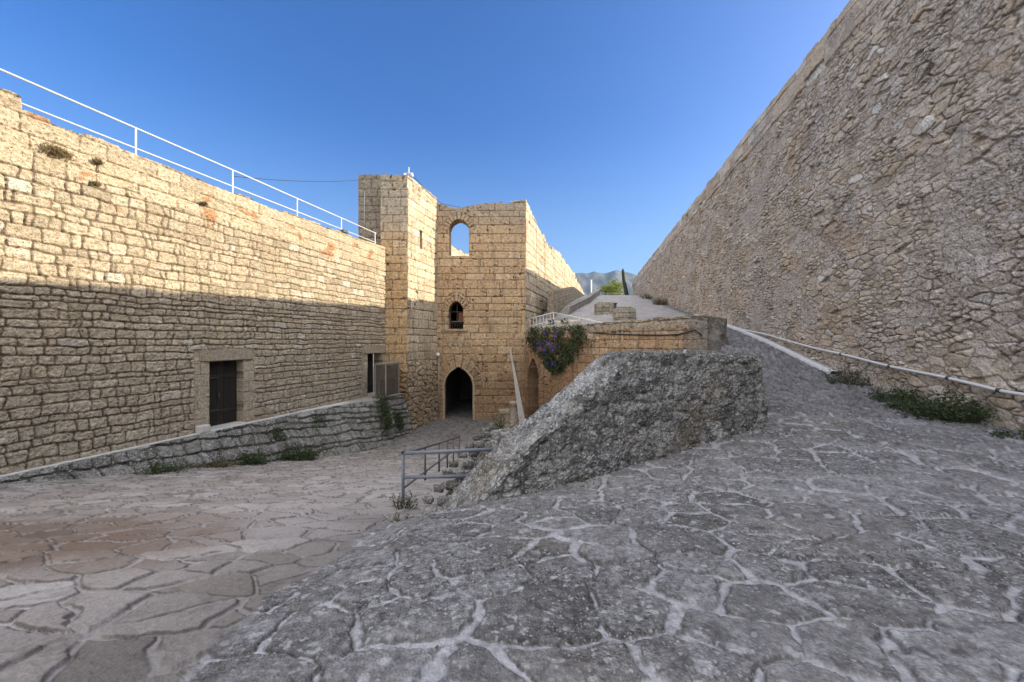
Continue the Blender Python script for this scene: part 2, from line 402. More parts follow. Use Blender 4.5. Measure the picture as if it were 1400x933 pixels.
    ml = np.tile((.43,.41,.385), (len(x), 1))*(1+.25*fbm(x*5, y*5, 4, 52))[:, None]
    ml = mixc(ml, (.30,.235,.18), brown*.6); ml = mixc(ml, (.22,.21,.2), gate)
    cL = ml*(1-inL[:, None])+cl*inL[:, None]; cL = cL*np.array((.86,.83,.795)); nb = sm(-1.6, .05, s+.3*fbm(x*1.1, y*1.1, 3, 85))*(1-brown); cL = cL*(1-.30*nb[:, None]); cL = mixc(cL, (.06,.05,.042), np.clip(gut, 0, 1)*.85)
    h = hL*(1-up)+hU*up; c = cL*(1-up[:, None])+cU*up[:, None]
    # upper terrace: trodden earth and gravel
    ter = sm(19, 23, y+.8*fbm(x, y, 3, 81))*up*sm(-.4, .2, 10.2+.19*(y-22)-x+.3)
    c = c*(1-ter[:, None])+(np.tile((.36,.335,.305), (len(x), 1))*(1+.5*fbm(x*1.2, y*1.2, 6, 83, .7))[:, None])*ter[:, None]
    z = z+h
    A = Acc(); n = len(th); m = len(r); I = np.arange(n*m).reshape(m, n)
    q = np.stack([I[:-1, :-1], I[1:, :-1], I[1:, 1:], I[:-1, 1:]], -1).reshape(-1, 4)[:, ::-1]
    v = np.stack([x, y, z], 1)
    k = q[1000]
    if np.cross(v[k[1]]-v[k[0]], v[k[2]]-v[k[0]])[2] < 0: q = q[:, ::-1]
    al = np.clip(up*(.42+.58*inU)*(1-ter)*(.35+.65*sm(-.3, .3, fbm(x*.9, y*.9, 3, 98))), .06, 1)
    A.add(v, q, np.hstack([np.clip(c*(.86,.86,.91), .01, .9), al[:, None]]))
    A.build('ground', M_ground, kind='structure')
    # far terrain under everything
    A = Acc()
    xs = np.array([-9000,-2000,-400,-60,-30,0,40,80,400,2000,9000.]); ys = np.array([-9000,-2000,-300,-40,-14,-6,-2.5,0,.2,30,78,120,500,2000,9000.])
    X, Y = np.meshgrid(xs, ys); x = X.ravel(); y = Y.ravel()
    zz = np.where((y < .5) & (y > -20), -1.9, -9.0); I = np.arange(len(x)).reshape(len(ys), len(xs))
    q = np.stack([I[:-1, :-1], I[:-1, 1:], I[1:, 1:], I[1:, :-1]], -1).reshape(-1, 4)
    A.add(np.stack([x, y, zz], 1), q, (.2,.17,.13)); A.build('terrain', M_conc, kind='structure')
build_ground()

# ------------------------------------------------------------------ left curtain wall
WX0, WK = -13.7, .296
wn = np.array([.9589,-.2838,0]); wu = np.array([.2838,.9589,0])
def wallP(Y, off=0, z=0):
    Y = np.asarray(Y, float); b = np.stack([WX0+WK*Y, Y, np.zeros_like(Y)+z], -1)
    return b+wn*np.asarray(off)[..., None] if np.ndim(off) else b+wn*off
TAN = [(.33,.27,.19),(.45,.365,.255),(.39,.315,.22),(.53,.44,.315),(.43,.345,.24)]
def left_layout(u, v, p):
    s = u*1.043
    ash = v > 4.05+.22*fbm(s*.5, s*0, 2, 5)
    d1, a1, a2, cu, cv = coursed(s, v, 101, .225, .37, .45, .68, .055, .058, 1.7)
    d2, b1, b2, _, _ = coursed(s, v, 102, .40, .85, .15, .4, .05, .018, 1.5)
    d = np.where(ash, d2, d1); i1 = np.where(ash, b1, a1); i2 = np.where(ash, b2, a2)
    # dressed stones around the two doors
    fr = np.zeros(len(u), bool)
    for (y0, y1) in ((12.68, 13.9), (20.45, 21.75)):
        fr |= (u > y0-.42) & (u < y1+.38) & (v < -.68+.42)
    dd, f1, f2, _, _ = coursed(s, v, 103, .36, .42, .1, .25, .02, .006, 1.5)
    lint = fr & (v > -.66)
    d = np.where(fr, dd, d); i1 = np.where(fr, f1*.5+.35, i1); d = np.where(lint, .2, d); i1 = np.where(lint, .6, i1)
    soft = np.where(ash | fr, .03, .05)
    inn = sm(-.002, soft*.62, d+.022*fbm(s*8, v*9, 4, 6, .62))
    rgh = fbm(s*7, v*9, 4, 8, .6)
    dep = np.where(fr, .012, np.where(ash, .06, .065))
    h = inn*dep*(.75+.5*i2)+inn*np.where(fr, .004, .034)*rgh-.06*np.maximum(0, fbm(s*12, v*15, 3, 9)-.18)*inn*~fr
    h += .02*fbm(s*.6, v*.6, 2, 10)
    c = palette(i1, TAN)
    c = mixc(c, (.48,.385,.26), np.where(ash, .5, 0.))
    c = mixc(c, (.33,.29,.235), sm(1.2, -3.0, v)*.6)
    st = sm(.25, .6, fbm(s*.55, v*.9, 4, 15)); c = mixc(c, (.27,.21,.14), st*.45)
    pale = sm(.3, .6, fbm(s*1.9, v*2.2, 4, 16)); c = mixc(c, (.55,.48,.37), pale*.5); blo = sm(.05, .45, fbm(s*.35+2, v*.5, 5, 27, .6)); c = mixc(c, (.31,.235,.155), blo*.4); spk = sm(.15, .5, fbm(s*13, v*15, 4, 19, .65)); c = mixc(c, (.24,.185,.12), spk*.4)
    ru = sm(.28, .5, fbm(s*1.1, v*1.6, 4, 17)+.35*np.exp(-((u-18.3)/1.8)**2-((v-4.5)/.45)**2)-.12)*sm(3.2, 4, v)
    c = mixc(c, (.34,.15,.055), ru*.75)
    lw = sm(.93, 1., i2)*~fr*~ash; c = mixc(c, (.55,.5,.42), lw*.8)
    mo = np.tile((.17,.125,.085), (len(u), 1)); mo = mixc(mo, (.36,.28,.19), np.clip(np.where(ash, .2, .0)+.6*sm(.1, .4, fbm(s*.8, v*.8, 3, 26)), 0, 1))
    c = mo*(1-inn[:, None])+c*inn[:, None]
    return h, np.clip(c*(1+.1*fbm(s*4, v*4, 3, 18))[:, None], .02, .8)
def left_top(Y):
    t = np.interp(Y, [-8,8.75,8.76,10.7,13.4,16,18.8,22.2], [5.55,5.5,5.22,5.24,5.16,5.17,5.24,5.35])
    k = np.floor(Y*1.6+.3); return t+.07*(hsh(k, k*0, 4)-.5)*2+.03*pn(Y*6, Y*0, 3)
DOORS = ((12.72, 13.86), (20.5, 21.7))
def left_mask(u, v):
    m = v < left_top(u)
    for y0, y1 in DOORS: m &= ~((u > y0) & (u < y1) & (v < -.68))
    return m
LW = empty('curtain_wall', (-9.5, 14, -3), 'long tan wall of small coursed stones on the left, sunlit above and shaded below', 'wall')
A = Acc()
ys = np.unique(np.concatenate([lin(-9, 7.4, .12), lod(7.4, 22.3, 1/6800., .01)]))
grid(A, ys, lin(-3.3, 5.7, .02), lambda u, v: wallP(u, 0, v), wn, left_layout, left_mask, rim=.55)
# wall walk behind the parapet
grid(A, lin(-9, 24.5, .5), lin(-.3, -5.5, .5), lambda u, v: wallP(u, v, 4.75), (0, 0, 1), lambda u, v, p: (.02*fbm(u, v, 2), np.tile((.38,.31,.21), (len(u), 1))))
A.build('wall_face', M_wall, LW)
for k, (y0, y1) in enumerate(DOORS):
    A = Acc(); w = y1-y0; n = 5
    off = -.34 if k == 0 else -.6
    c0 = wallP((y0+y1)/2, off, -1.86)
    ang = math.atan2(wu[1], wu[0])
    for j in range(n):
        t = (j+.5)/n*w*1.043-w*1.043/2
        box(A, c0+wu*t+wn*.004*(j % 2), (w*1.043/n-.012, .05, 2.4), (.018,.014,.012) if j % 2 else (.024,.018,.014), ang, .006)
    d = A.build('wooden_door', M_wood, LW)
    d['label'] = 'dark plank double door beside the small white box' if k == 0 else 'dark doorway leaf behind the mesh crate'
    A = Acc()
    for zz in (-1.2, -2.4): box(A, c0+np.array([0, 0, zz+1.86])+wn*.04, (w*.98, .03, .1), (.03,.022,.017), ang, .005)
    A.build('batten', M_wood, d)
    for zz in (-1.25, -2.35):
        A = Acc(); box(A, c0+np.array([0, 0, zz+1.86])+wn*.065-wu*w*.27, (w*.42, .012, .05), (.035,.03,.028), ang, .004); A.build('hinge_strap', M_dark, d)
    A = Acc(); box(A, c0+wn*.075-wu*.08, (.05, .03, .16), (.06,.055,.05), ang, .006); A.build('handle', M_dark, d)
    A = Acc(); box(A, wallP((y0+y1)/2, .015, -.46), (w*1.043+.62, .10, .42), (.35,.29,.21), ang, .03, .02); A.build('lintel', M_wall, LW)
    A = Acc(); box(A, wallP((y0+y1)/2, -.45, -2.93), (w*1.043+.1, 1.0, .1), (.42,.4,.37), ang, .01); A.build('threshold', M_conc, LW)

# ------------------------------------------------------------------ battered plinth under the left wall
def offT(Y): return np.interp(Y, [7, 16, 18.6, 19.6, 22.6], [.16, .2, .6, 1.3, 1.0])
def offB(Y): return np.interp(Y, [7, 8.9, 10.2, 12.8, 15.6, 18.5, 22.6], [.2, .35, .75, 1.05, 1.4, 2.0, 1.75])
LZ = -2.96
PL = empty('battered_plinth', (-8, 16, -5), 'sloping grey stone footing along the foot of the left wall', 'plinth')
def batP(u, v):
    a = wallP(u, offT(u), LZ); b = wallP(u, offB(u), 0); b[:, 2] = np.minimum(Lz(b[:, 0], b[:, 1])-.12, LZ-.02)
    return a*(1-v[:, None])+b*v[:, None]
def bat_layout(u, v, p):
    s = u*1.043; d, a1, a2, cu, cv = coursed(s, p[:, 2]*1.1+.12*s, 111, .30, .40, .35, .6, .09, .10, 1.5)
    inn = sm(.004, .05, d+.012*fbm(s*9, p[:, 2]*9, 3, 6))
    h = inn*(.04+.08*a2)+inn*.06*fbm(s*5, p[:, 2]*6, 5, 7, .65)+.02*fbm(s, p[:, 2], 2, 3)
    c = palette(a1, [(.17,.16,.14),(.25,.24,.22),(.20,.19,.165),(.33,.32,.30)])
    c = mixc(c, (.08,.078,.066), sm(.0, .45, fbm(s*1.8, p[:, 2]*2, 5, 9, .65))*.7); c = mixc(c, (.42,.41,.39), sm(.2, .5, fbm(s*7, p[:, 2]*8, 4, 10, .65))*.5)
    c = mixc(np.tile((.09,.08,.065), (len(u), 1)), (0, 0, 0), inn*0)*(1-inn[:, None])+c*inn[:, None]
    return h, c
A = Acc()
grid(A, lod(7.2, 22.0, 1/5200., .015), np.linspace(0, 1, 90), batP, np.array([.9,-.27,.33]), bat_layout)
e0 = wallP(np.array([22.0]), offT(22.), LZ)[0]; e1 = batP(np.array([22.0]), np.array([1.]))[0]
w0 = wallP(np.array([22.0]), -.1, LZ)[0]
def endP(u, v):
    a = w0*(1-u[:, None])+e0*u[:, None]; b = np.array([w0[0], 22.0, e1[2]])*(1-u[:, None])+e1*u[:, None]
    return a*(1-v[:, None])+b*v[:, None]
grid(A, np.linspace(0, 1, 24), np.linspace(0, 1, 40), endP, (0, 1, 0), lambda u, v, p: bat_layout(p[:, 0], v, p))
A.build('sloped_face', M_block, PL)
A = Acc()
def ledgeP(u, v):
    a = wallP(u, -.08, LZ); b = wallP(u, offT(u)+.03, LZ); return a*(1-v[:, None])+b*v[:, None]
def ledge_layout(u, v, p):
    far = sm(18.2, 19, u); c = np.tile((.50,.49,.47), (len(u), 1)); c = mixc(c, (.30,.28,.25), far)
    return .035+.012*fbm(u*3, v*2, 3, 1), c*(1+.12*fbm(u*4, v*4, 3, 5))[:, None]
grid(A, lod(7.0, 22.0, 1/3000., .03), np.linspace(0, 1, 10), ledgeP, (0, 0, 1), ledge_layout, rim=.03)
A.build('ledge', M_conc, PL)

# ------------------------------------------------------------------ right rampart
RX, RK = 7.0, .19
rn = np.array([-.9824,.1866,0])
def rampP(Y, z, off=0):
    Y = np.asarray(Y, float); return np.stack([RX+RK*Y, Y, np.zeros_like(Y)+z], -1)+rn*off
def right_layout(u, v, p):
    s = u*1.018
    wv = v+.05*fbm(s*.9, v*1.1, 3, 2)+.02*fbm(s*5, v*5, 2, 3); ws = s+.06*fbm(s*2, v*2.5, 2, 1)
    e, i1, i2 = vor(ws/.40, wv/.165, 5, .92); e = e*.165
    e2, j1, j2 = vor(ws/.21, wv/.095, 6, .95); e2 = e2*.095
    e4, k1, k2 = vor(ws/.66, wv/.27, 8, .9); e4 = e4*.27
    big = fbm(s*.8, v*1.1, 3, 7); bg = big > -.05; hu = big > .42
    d = np.where(hu, e4, np.where(bg, e, e2)); a1 = np.where(hu, k1, np.where(bg, i1, j1)); a2 = np.where(hu, k2, np.where(bg, i2, j2))
    jit = .010*fbm(s*9, v*12, 4, 4, .65)
    top = v > 8.05+.1*fbm(s*.8, s*0, 2, 9)
    dt, t1, t2, _, _ = coursed(s, v, 121, .42, .75, .1, .4, .03, .02, 1.5)
    d = np.where(top, dt, d); a1 = np.where(top, t1, a1); a2 = np.where(top, t2, a2)
    inn = sm(.002, .016, d+jit)
    plas = sm(.14, .42, fbm(s*.35+4, v*.45, 6, 11, .66))*~top      # patches of old mortar over the stones
    deep = sm(-.2, .35, fbm(s*1.1, v*1.3, 4, 10))
    h = inn*(.012+.05*deep*(.4+.6*a2))*(1-.7*plas)+.010*fbm(s*7, v*9, 4, 12, .6)+.03*fbm(s*.5, v*.6, 3, 13)
    h = h+inn*.03*(hsh(np.floor(a1*997), np.floor(a2*997), 3)-.5)*(1-.5*plas)+np.where(top, .04, 0)
    miss = (a2 > .93)*(a1 > .5)*inn*(1-plas); h -= .09*miss
    c = palette(a1, [(.30,.23,.165),(.49,.41,.32),(.38,.315,.25),(.56,.485,.40),(.43,.335,.235),(.52,.46,.40)])
    c = mixc(c, (.62,.58,.52), sm(.955, .985, a2)*(a1 < .6)*.9)
    c = mixc(c, (.43,.385,.335), plas*.55)
    grey = sm(-.05, .4, fbm(s*.28, v*.4, 4, 15)-.04*(v-4)); c = mixc(c, (.42,.39,.365), grey*.32); c = c*(1.07, 1.06, 1.045)
    oc = sm(.22, .5, fbm(s*.5+7, v*.9, 4, 16)); c = mixc(c, (.40,.275,.165), oc*.5)
    dk = sm(.2, .55, fbm(s*1.3, v*.9, 5, 18, .65)); c = mixc(c, (.20,.17,.135), dk*.5)
    mo = np.tile((.13,.105,.08), (len(u), 1)); mo = mixc(mo, (.40,.34,.28), np.clip(plas+.6*(1-deep), 0, 1)*.8)
    c = mo*(1-inn[:, None])+c*inn[:, None]
    return h, np.hstack([np.clip(c, .02, .8), (np.clip(grey+plas, 0, 1)*.5+.5)[:, None]])
RW = empty('rampart_wall', (9, 12, -1), 'towering shaded rubble stone rampart rising along the right side of the ramp', 'wall')
A = Acc()
def right_mask(u, v):
    k = np.floor(u*1.3); return v < 8.95+.035*(hsh(k, k*0, 9)-.5)*2+.025*pn(u*5, u*0, 3)
ys = np.unique(np.concatenate([lin(-18, 4.4, .15), lod(4.4, 58, 1/4600., .012)]))
low = lambda u: np.interp(u, [-18, 8, 12, 22, 36, 54, 58], [-2.2,-2.0,-1.3,.6,2.9,5.6,6.0])
vs = np.linspace(0, 1, 620)
grid(A, ys, vs, lambda u, v: rampP(u, low(u)+v*(9.1-low(u))), rn, lambda u, v, p: right_layout(u, p[:, 2], p),
     lambda u, v: right_mask(u, low(u)+v*(9.1-low(u))), rim=2.2, rimcol=(.3,.25,.18))
A.build('wall_face', M_rubble, RW)
# pale kerb at its foot
A = Acc(); yy = lin(10.6, 24, .2); pts = rampP(yy, 0, .14); pts[:, 2] = Rz(pts[:, 0], pts[:, 1])+.03
for i in range(len(yy)-1):
    a, b = pts[i], pts[i+1]; m = (a+b)/2; L = np.linalg.norm(b-a)
    V = []
    for q in (a, b):
        for (o, z) in ((-.12, -.15), (-.12, .09), (.1, .09), (.13, .06), (.13, -.15)): V.append(q+rn*o+np.array([0, 0, z]))
    A.add(V, [[k, k+1, k+6, k+5] for k in range(4)], (.5,.49,.48))
A.build('kerb', M_conc, None, **T('narrow pale cement kerb along the foot of the right rampart', 'kerb'))
# white water pipe
PW = empty('water_pipe', tuple(rampP(8., -.5, .1)), 'white plastic water pipe with dark clips running low along the right rampart', 'pipe')
A = Acc(); pp = []
for px, py in ((1500,563),(1400,540),(1345,529),(1250,508),(1185,493),(1120,478),(1050,458),(990,446),(958,436),(925,424),(905,419)):
    dx = (px-700)/F; Y = (RX-.12)/(dx-RK); pp.append([dx*Y, Y, (466.5-py)/F*Y])
pp = np.array(pp); tt = np.linspace(0, len(pp)-1, 70); pf = np.stack([np.interp(tt, range(len(pp)), pp[:, k]) for k in range(3)], 1)
pf[:, 2] += .012*np.sin(tt*3.1)
tube(A, pf, .031, (.56,.555,.545), 10); A.build('pipe_run', M_white, PW)
for k in (5, 11, 17, 24, 31, 38, 47, 56):
    A = Acc(); d = pf[k+1]-pf[k-1]; d /= np.linalg.norm(d); tube(A, [pf[k]-d*.035, pf[k]+d*.03], .037, (.05,.05,.05) if k < 35 else (.7,.69,.66), 10)
    box(A, pf[k]-rn*.06, (.12, .05, .05), (.1,.1,.1), math.atan2(rn[1], rn[0])); A.build('clip', M_dark, PW)

# ------------------------------------------------------------------ gate tower
GT = empty('gate_tower', (-2, 25.4, -5.15), 'tall ruined sandstone gate tower with pointed gateway and two arched windows', 'tower')
FY = 25.4
def arch_in(u, v, cx, w, base, spring, apex):
    # pointed arch: two arcs
    a = w/2; hgt = apex-spring; R = (a*a+hgt*hgt)/(2*a)
    x = np.abs(u-cx); inarc = np.hypot(x+(R-a), v-spring) < R
    return (x < a) & (v > base) & ((v < spring) | inarc)
GATE = (-3.5, 1.95, -5.6, -3.0, -1.7); WIN1 = (-3.66, .98, .77, 1.95, 2.62); WIN2 = (-3.47, 1.3, 5.56, 7.25, 8.0)
ASH = [(.42,.285,.165),(.50,.36,.215),(.46,.32,.185),(.54,.41,.265),(.44,.305,.18)]
def ashlar(u, v, seed, hm=.5, lm=1.0, arches=(), grey_from=7.2, dep=.045, pal=ASH, rubble_below=None, tint=(1, 1, 1)):
    tint = np.array(tint)
    d, i1, i2, cu, cv = coursed(u, v, seed, hm, lm, .22, .4, .02, .014, 1.6)
    for (cx, w, base, spring, apex, ring) in arches:
        a = w/2; r = np.hypot(u-cx, (v-spring)*(a/(apex-spring))); an = np.arctan2((v-spring), u-cx)
        m = (v > spring-.02) & (r < a+ring) ; k = np.floor(an/ (math.pi/11)); fr = an/(math.pi/11)-k
        dr = np.minimum(np.minimum(fr, 1-fr)*(math.pi/11)*np.maximum(r, .1), np.abs(a+ring-r))
        d = np.where(m, dr, d); i1 = np.where(m, hsh(k, k*0, 5)*.6+.3, i1)
    if rubble_below is not None:
        m = v < rubble_below+.5*fbm(u*.8, v*.8, 2, seed)
        e, j1, j2 = vor(u/.5+.2*fbm(u*2, v*2, 2, 3), v/.3, seed+5, .9); d = np.where(m, e*.3, d); i1 = np.where(m, j1, i1); i2 = np.where(m, j2, i2)
        dep_ = np.where(m, .09, dep)
    else: dep_ = dep
    inn = sm(.003, .03, d+.014*fbm(u*5, v*5, 3, seed+2))
    er = np.minimum(.55, np.maximum(0, fbm(u*2.1, v*3.6, 5, seed+3, .72)-.33+.16*sm(.10, .02, d))*2.2*sm(-.15, .25, fbm(u*.45, v*.6, 3, seed+12)))                  # weathered hollows
    h = inn*dep_*(.7+.7*i2)-.26*er+.014*fbm(u*6, v*7, 4, seed+4, .6)
    lost = sm(.975, .99, i2)*inn; h -= .07*lost
    c = palette(i1, pal); g = sm(grey_from-1.2, grey_from+1.3, v+.7*fbm(u*.7, v*.7, 4, seed+6))
    c = mixc(c, (.30,.265,.21), g*.75)
    st = sm(.15, .55, fbm(u*.8, v*.45, 5, seed+7, .6)); c = mixc(c, (.29,.20,.12), st*.45)
    pl = sm(.25, .6, fbm(u*1.4, v*1.6, 4, seed+8)); c = mixc(c, (.47,.37,.25), pl*.4)
    c = c*(1-.5*np.clip(er*2, 0, .6))[:, None]**.5
    low_ = sm(.5, -3.5, v+.8*fbm(u*.6, v*.6, 3, seed+9)); c = c*(1-low_[:, None]*np.array((.36,.41,.44)))  # lower wall darkened: weathering plus court light falloff put into the colour
    hole = sm(.05, .3, er); c = mixc(c, (.17,.115,.07), hole*.55)
    mo = np.tile((.15,.105,.065), (len(u), 1)); c = mo*(1-inn[:, None])+c*inn[:, None]
    run = sm(.05, .5, fbm(u*2.2, v*.22, 5, seed+14, .6))*sm(-.3, .3, fbm(u*.5, v*.35, 3, seed+15)); c = mixc(c, (.19,.14,.095), run*.6)
    return h, np.clip(c*tint*1.12, .02, .8)
def top_prof(u, z0, amp, seed):
    k = np.floor(u*1.7); return z0+amp*(hsh(k, k*0, seed)-.5)*2+amp*.5*pn(u*5, u*0, seed)
A = Acc()
def fmask(u, v):
    m = v < np.interp(u, [-5.0,-4.4,-3.6,-2,.2,.7,.95], [9.05,8.85,8.72,9.0,9.05,9.2,9.1])+(top_prof(u, 0, .05, 3))
    for a in (GATE, WIN1, WIN2): m &= ~arch_in(u, v, *a)
    return m
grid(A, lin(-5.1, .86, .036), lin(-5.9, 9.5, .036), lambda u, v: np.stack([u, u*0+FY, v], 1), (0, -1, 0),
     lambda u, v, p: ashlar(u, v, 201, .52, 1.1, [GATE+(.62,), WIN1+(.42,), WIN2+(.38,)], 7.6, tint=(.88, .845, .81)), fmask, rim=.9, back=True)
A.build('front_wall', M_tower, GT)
# arch moulding round the gateway, jambs and arch as one run of dressed stones
A = Acc(); cx, w, base, spring, apex = GATE
def arch_path(cx, w, base, spring, apex, n=10):
    a = w/2; hg = apex-spring; R = (a*a+hg*hg)/(2*a); t1 = math.asin(min(1, hg/R))
    L = [(cx-a, base), (cx-a, spring)]+[(cx+(R-a)-R*math.cos(t1*k/n), spring+R*math.sin(t1*k/n)) for k in range(1, n+1)]
    return L+[(2*cx-x, z) for x, z in L[::-1][1:]]
ap = arch_path(cx, w+.02, base, spring, apex+.02)
P3 = np.array([(x, FY-.02, z) for x, z in ap]); tube(A, P3, .075, (.42,.33,.22), 8, False)
P3[:, 1] += .3; tube(A, P3, .06, (.40,.31,.2), 8, False)
A.build('gate_moulding', M_tower, GT)
A = Acc(); ap = arch_path(cx, w+1.3, spring, spring+.01, apex+.62); tube(A, [(x, FY-.02, z) for x, z in ap[1:-1]], .045, (.36,.27,.17), 6, False); A.build('hood_mould', M_tower, GT)
A = Acc(); ap = arch_path(WIN1[0], 1.75, 1.9, 1.95, 3.05); tube(A, [(x, FY-.02, z) for x, z in ap[1:-1]], .05, (.36,.27,.17), 6, False); A.build('hood_mould', M_tower, GT)
# dark gate passage and upper room
def room(A, x0, x1, y0, y1, z0, z1, col):
    v = np.array([[x, y, z] for z in (z0, z1) for y in (y0, y1) for x in (x0, x1)])
    A.add(v, [[0,1,3,2],[4,6,7,5],[2,3,7,6],[0,2,6,4],[1,5,7,3]], col, False)
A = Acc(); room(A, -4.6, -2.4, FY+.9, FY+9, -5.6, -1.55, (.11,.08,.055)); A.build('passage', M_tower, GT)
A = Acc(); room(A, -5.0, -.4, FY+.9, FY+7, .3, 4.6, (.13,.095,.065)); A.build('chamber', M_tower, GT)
# lower window joinery
WD = Acc(); cx = WIN1[0]; yb = FY+.5
ap = arch_path(cx, .9, .8, 1.95, 2.58); tube(WD, [(x, yb, z) for x, z in ap], .045, (.10,.07,.05), 6, False)
win = WD.build('window', M_wood, GT)
WD = Acc(); tube(WD, [(cx, yb, .8), (cx, yb, 2.55)], .03, (.11,.075,.05), 6); tube(WD, [(cx-.45, yb, 1.95), (cx+.45, yb, 1.95)], .035, (.11,.075,.05), 6)
tube(WD, [(cx-.45, yb, 1.3), (cx+.45, yb, 1.3)], .03, (.25,.22,.2), 6)
for dx in (-.3, -.15, .15, .3): tube(WD, [(cx+dx, yb, .8), (cx+dx, yb, 1.3)], .018, (.11,.08,.06), 6)
WD.build('glazing_bar', M_wood, win)
WD = Acc(); box(WD, (cx+.26, yb+.05, 1.62), (.34, .03, .6), (.22,.10,.05), 0, .004); WD.build('shutter', M_wood, win)
WD = Acc(); box(WD, (cx, FY+.1, .70), (1.5, .5, .16), (.38,.29,.18), 0, .03, .02); WD.build('sill', M_tower, GT)
# two shield reliefs over the gate
for sx in (-4.02, -3.36):
    S = Acc(); n = 12; pts = []
    for k in range(n+1):
        t = k/n; pts.append((-.26*(1-max(0, (t-.45)/.55)**2.2), .36-.78*t))
    out = pts+[(-x, z) for x, z in pts[::-1]]
    V = [(sx+x, FY-.02, .12+z-.18) for x, z in out]+[(sx+x*.86, FY-.11, .12+z*.88-.18) for x, z in out]+[(sx, FY-.13, -.06)]
    m = len(out); S.add(V, [[k, (k+1) % m, m+(k+1) % m, m+k] for k in range(m)], (.37,.28,.18)); S.build('shield_relief', M_tower, GT)
    S2 = Acc(); S2.add([V[m+k] for k in range(m)]+[V[-1]], [[k, (k+1) % m, m] for k in range(m)], (.40,.30,.19)); S2.build('shield_face', M_tower, GT)
# left pier: front and sunlit flank
PC = (-5.94, 22.0); PD = (-4.93, 25.42); pl_ = math.hypot(PD[0]-PC[0], PD[1]-PC[1])
pd = np.array([(PD[0]-PC[0])/pl_, (PD[1]-PC[1])/pl_, 0]); pnrm = np.array([pd[1], -pd[0], 0])
A = Acc()
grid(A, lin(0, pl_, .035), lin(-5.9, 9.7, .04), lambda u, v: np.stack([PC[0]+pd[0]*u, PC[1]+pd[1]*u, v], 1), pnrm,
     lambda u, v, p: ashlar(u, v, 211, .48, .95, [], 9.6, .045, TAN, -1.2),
     lambda u, v: (v < 9.42+np.interp(u, [0,.5,2,3.6], [.0,.05,-.05,-.1])+top_prof(u, 0, .04, 5)) & ~((np.abs(u-1.45) < .16) & (v > 5.55) & (v < 6.65)), rim=.8)
A.add(*(lambda p0: ([p0, p0+pd*.5, p0+pd*.5+np.array([0, 0, 1.4]), p0+np.array([0, 0, 1.4])], [[0,1,2,3]], (.08,.06,.04)))(np.array([PC[0], PC[1], 5.4])+pd*1.2-pnrm*.7))
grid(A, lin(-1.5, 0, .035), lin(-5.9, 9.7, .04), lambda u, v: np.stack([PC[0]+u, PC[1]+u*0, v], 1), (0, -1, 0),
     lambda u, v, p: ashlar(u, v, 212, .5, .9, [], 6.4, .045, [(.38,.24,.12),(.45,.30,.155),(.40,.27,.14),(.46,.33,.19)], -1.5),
     lambda u, v: v < 9.42+top_prof(u, 0, .03, 6), rim=.6)
grid(A, lin(0, 1, .1), lin(0, 1, .1), lambda u, v: np.stack([PC[0]-1.5*v*(1-.0*u)+(PD[0]-PC[0])*u, PC[1]+3.4*u, 9.3+0*u], 1), (0, 0, 1), lambda u, v, p: (.05*fbm(u*5, v*5, 2), np.tile((.3,.25,.18), (len(u), 1))))
A.build('pier', M_tower, GT)
# setback turret left of the pier
A = Acc()
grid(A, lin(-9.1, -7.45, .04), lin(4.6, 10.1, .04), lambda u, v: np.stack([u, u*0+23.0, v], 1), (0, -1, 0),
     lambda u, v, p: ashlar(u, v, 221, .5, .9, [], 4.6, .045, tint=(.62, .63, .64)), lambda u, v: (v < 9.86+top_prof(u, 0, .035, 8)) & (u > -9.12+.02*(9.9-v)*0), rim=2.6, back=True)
A.build('turret', M_tower, GT)
A = Acc(); tube(A, [(-7.38, 22.8, 5.0), (-7.38, 22.8, 9.75)], .05, (.6,.56,.5), 8); A.build('drain_pipe', M_white, GT)
A = Acc(); tube(A, [(-8.75, 22.93, 5.4), (-8.72, 22.93, 8.9)], .015, (.5,.48,.45), 6); A.build('conduit', M_white, GT)
# right flank running back beside the terrace
SC = -6.66
sn = np.array([.9589,-.2838,0])
def sideP(u, v, off=0): return np.stack([WK*u+SC, u, v], 1)+sn*off
def side_top(u): return np.interp(u, [25.4,28,29,31.5,31.6,35.5,37,40.6,43,49,50,54,57,63], [9.1,8.85,8.5,8.3,8.0,8.25,8.5,8.75,8.5,8.5,8.1,8.0,7.6,7.25])+top_prof(u, 0, .16, 9)
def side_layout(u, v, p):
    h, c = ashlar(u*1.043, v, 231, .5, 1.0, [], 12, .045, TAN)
    h = h*1.5
    for y0 in (28.3, 31.2): h = h-.22*(np.abs(u-y0) < .11)*(v > 4.2)*(v < 8.2)
    return h, c
A = Acc()
grid(A, np.unique(np.concatenate([lin(25.4, 34, .04), lod(34, 63, 1/13000., .05)])), lin(-.5, 9.4, .045), sideP, sn, side_layout, lambda u, v: v < side_top(u), rim=1.0, back=True)
A.build('side_wall', M_tower, GT)
# inner ruined wall seen through the upper window
A = Acc()
grid(A, lin(26.5, 46, .07), lin(4.4, 8.2, .06), lambda u, v: np.stack([WK*u-14.5, u, v], 1), sn, lambda u, v, p: ashlar(u, v, 241, .4, .7, [], 12, .03, TAN),
     lambda u, v: v < 7.85+top_prof(u, 0, .12, 11), rim=.8, back=True)
A.build('inner_wall', M_tower, GT)
A = Acc(); grid(A, lin(0, 1, .1), lin(26.3, 45, 1.), lambda u, v: np.stack([WK*v-14.5+u*7.8, v, 0*u+5.1], 1), (0, 0, 1), lambda u, v, p: (0*u, np.tile((.3,.25,.18), (len(u), 1)))); A.build('upper_floor', M_tower, GT)

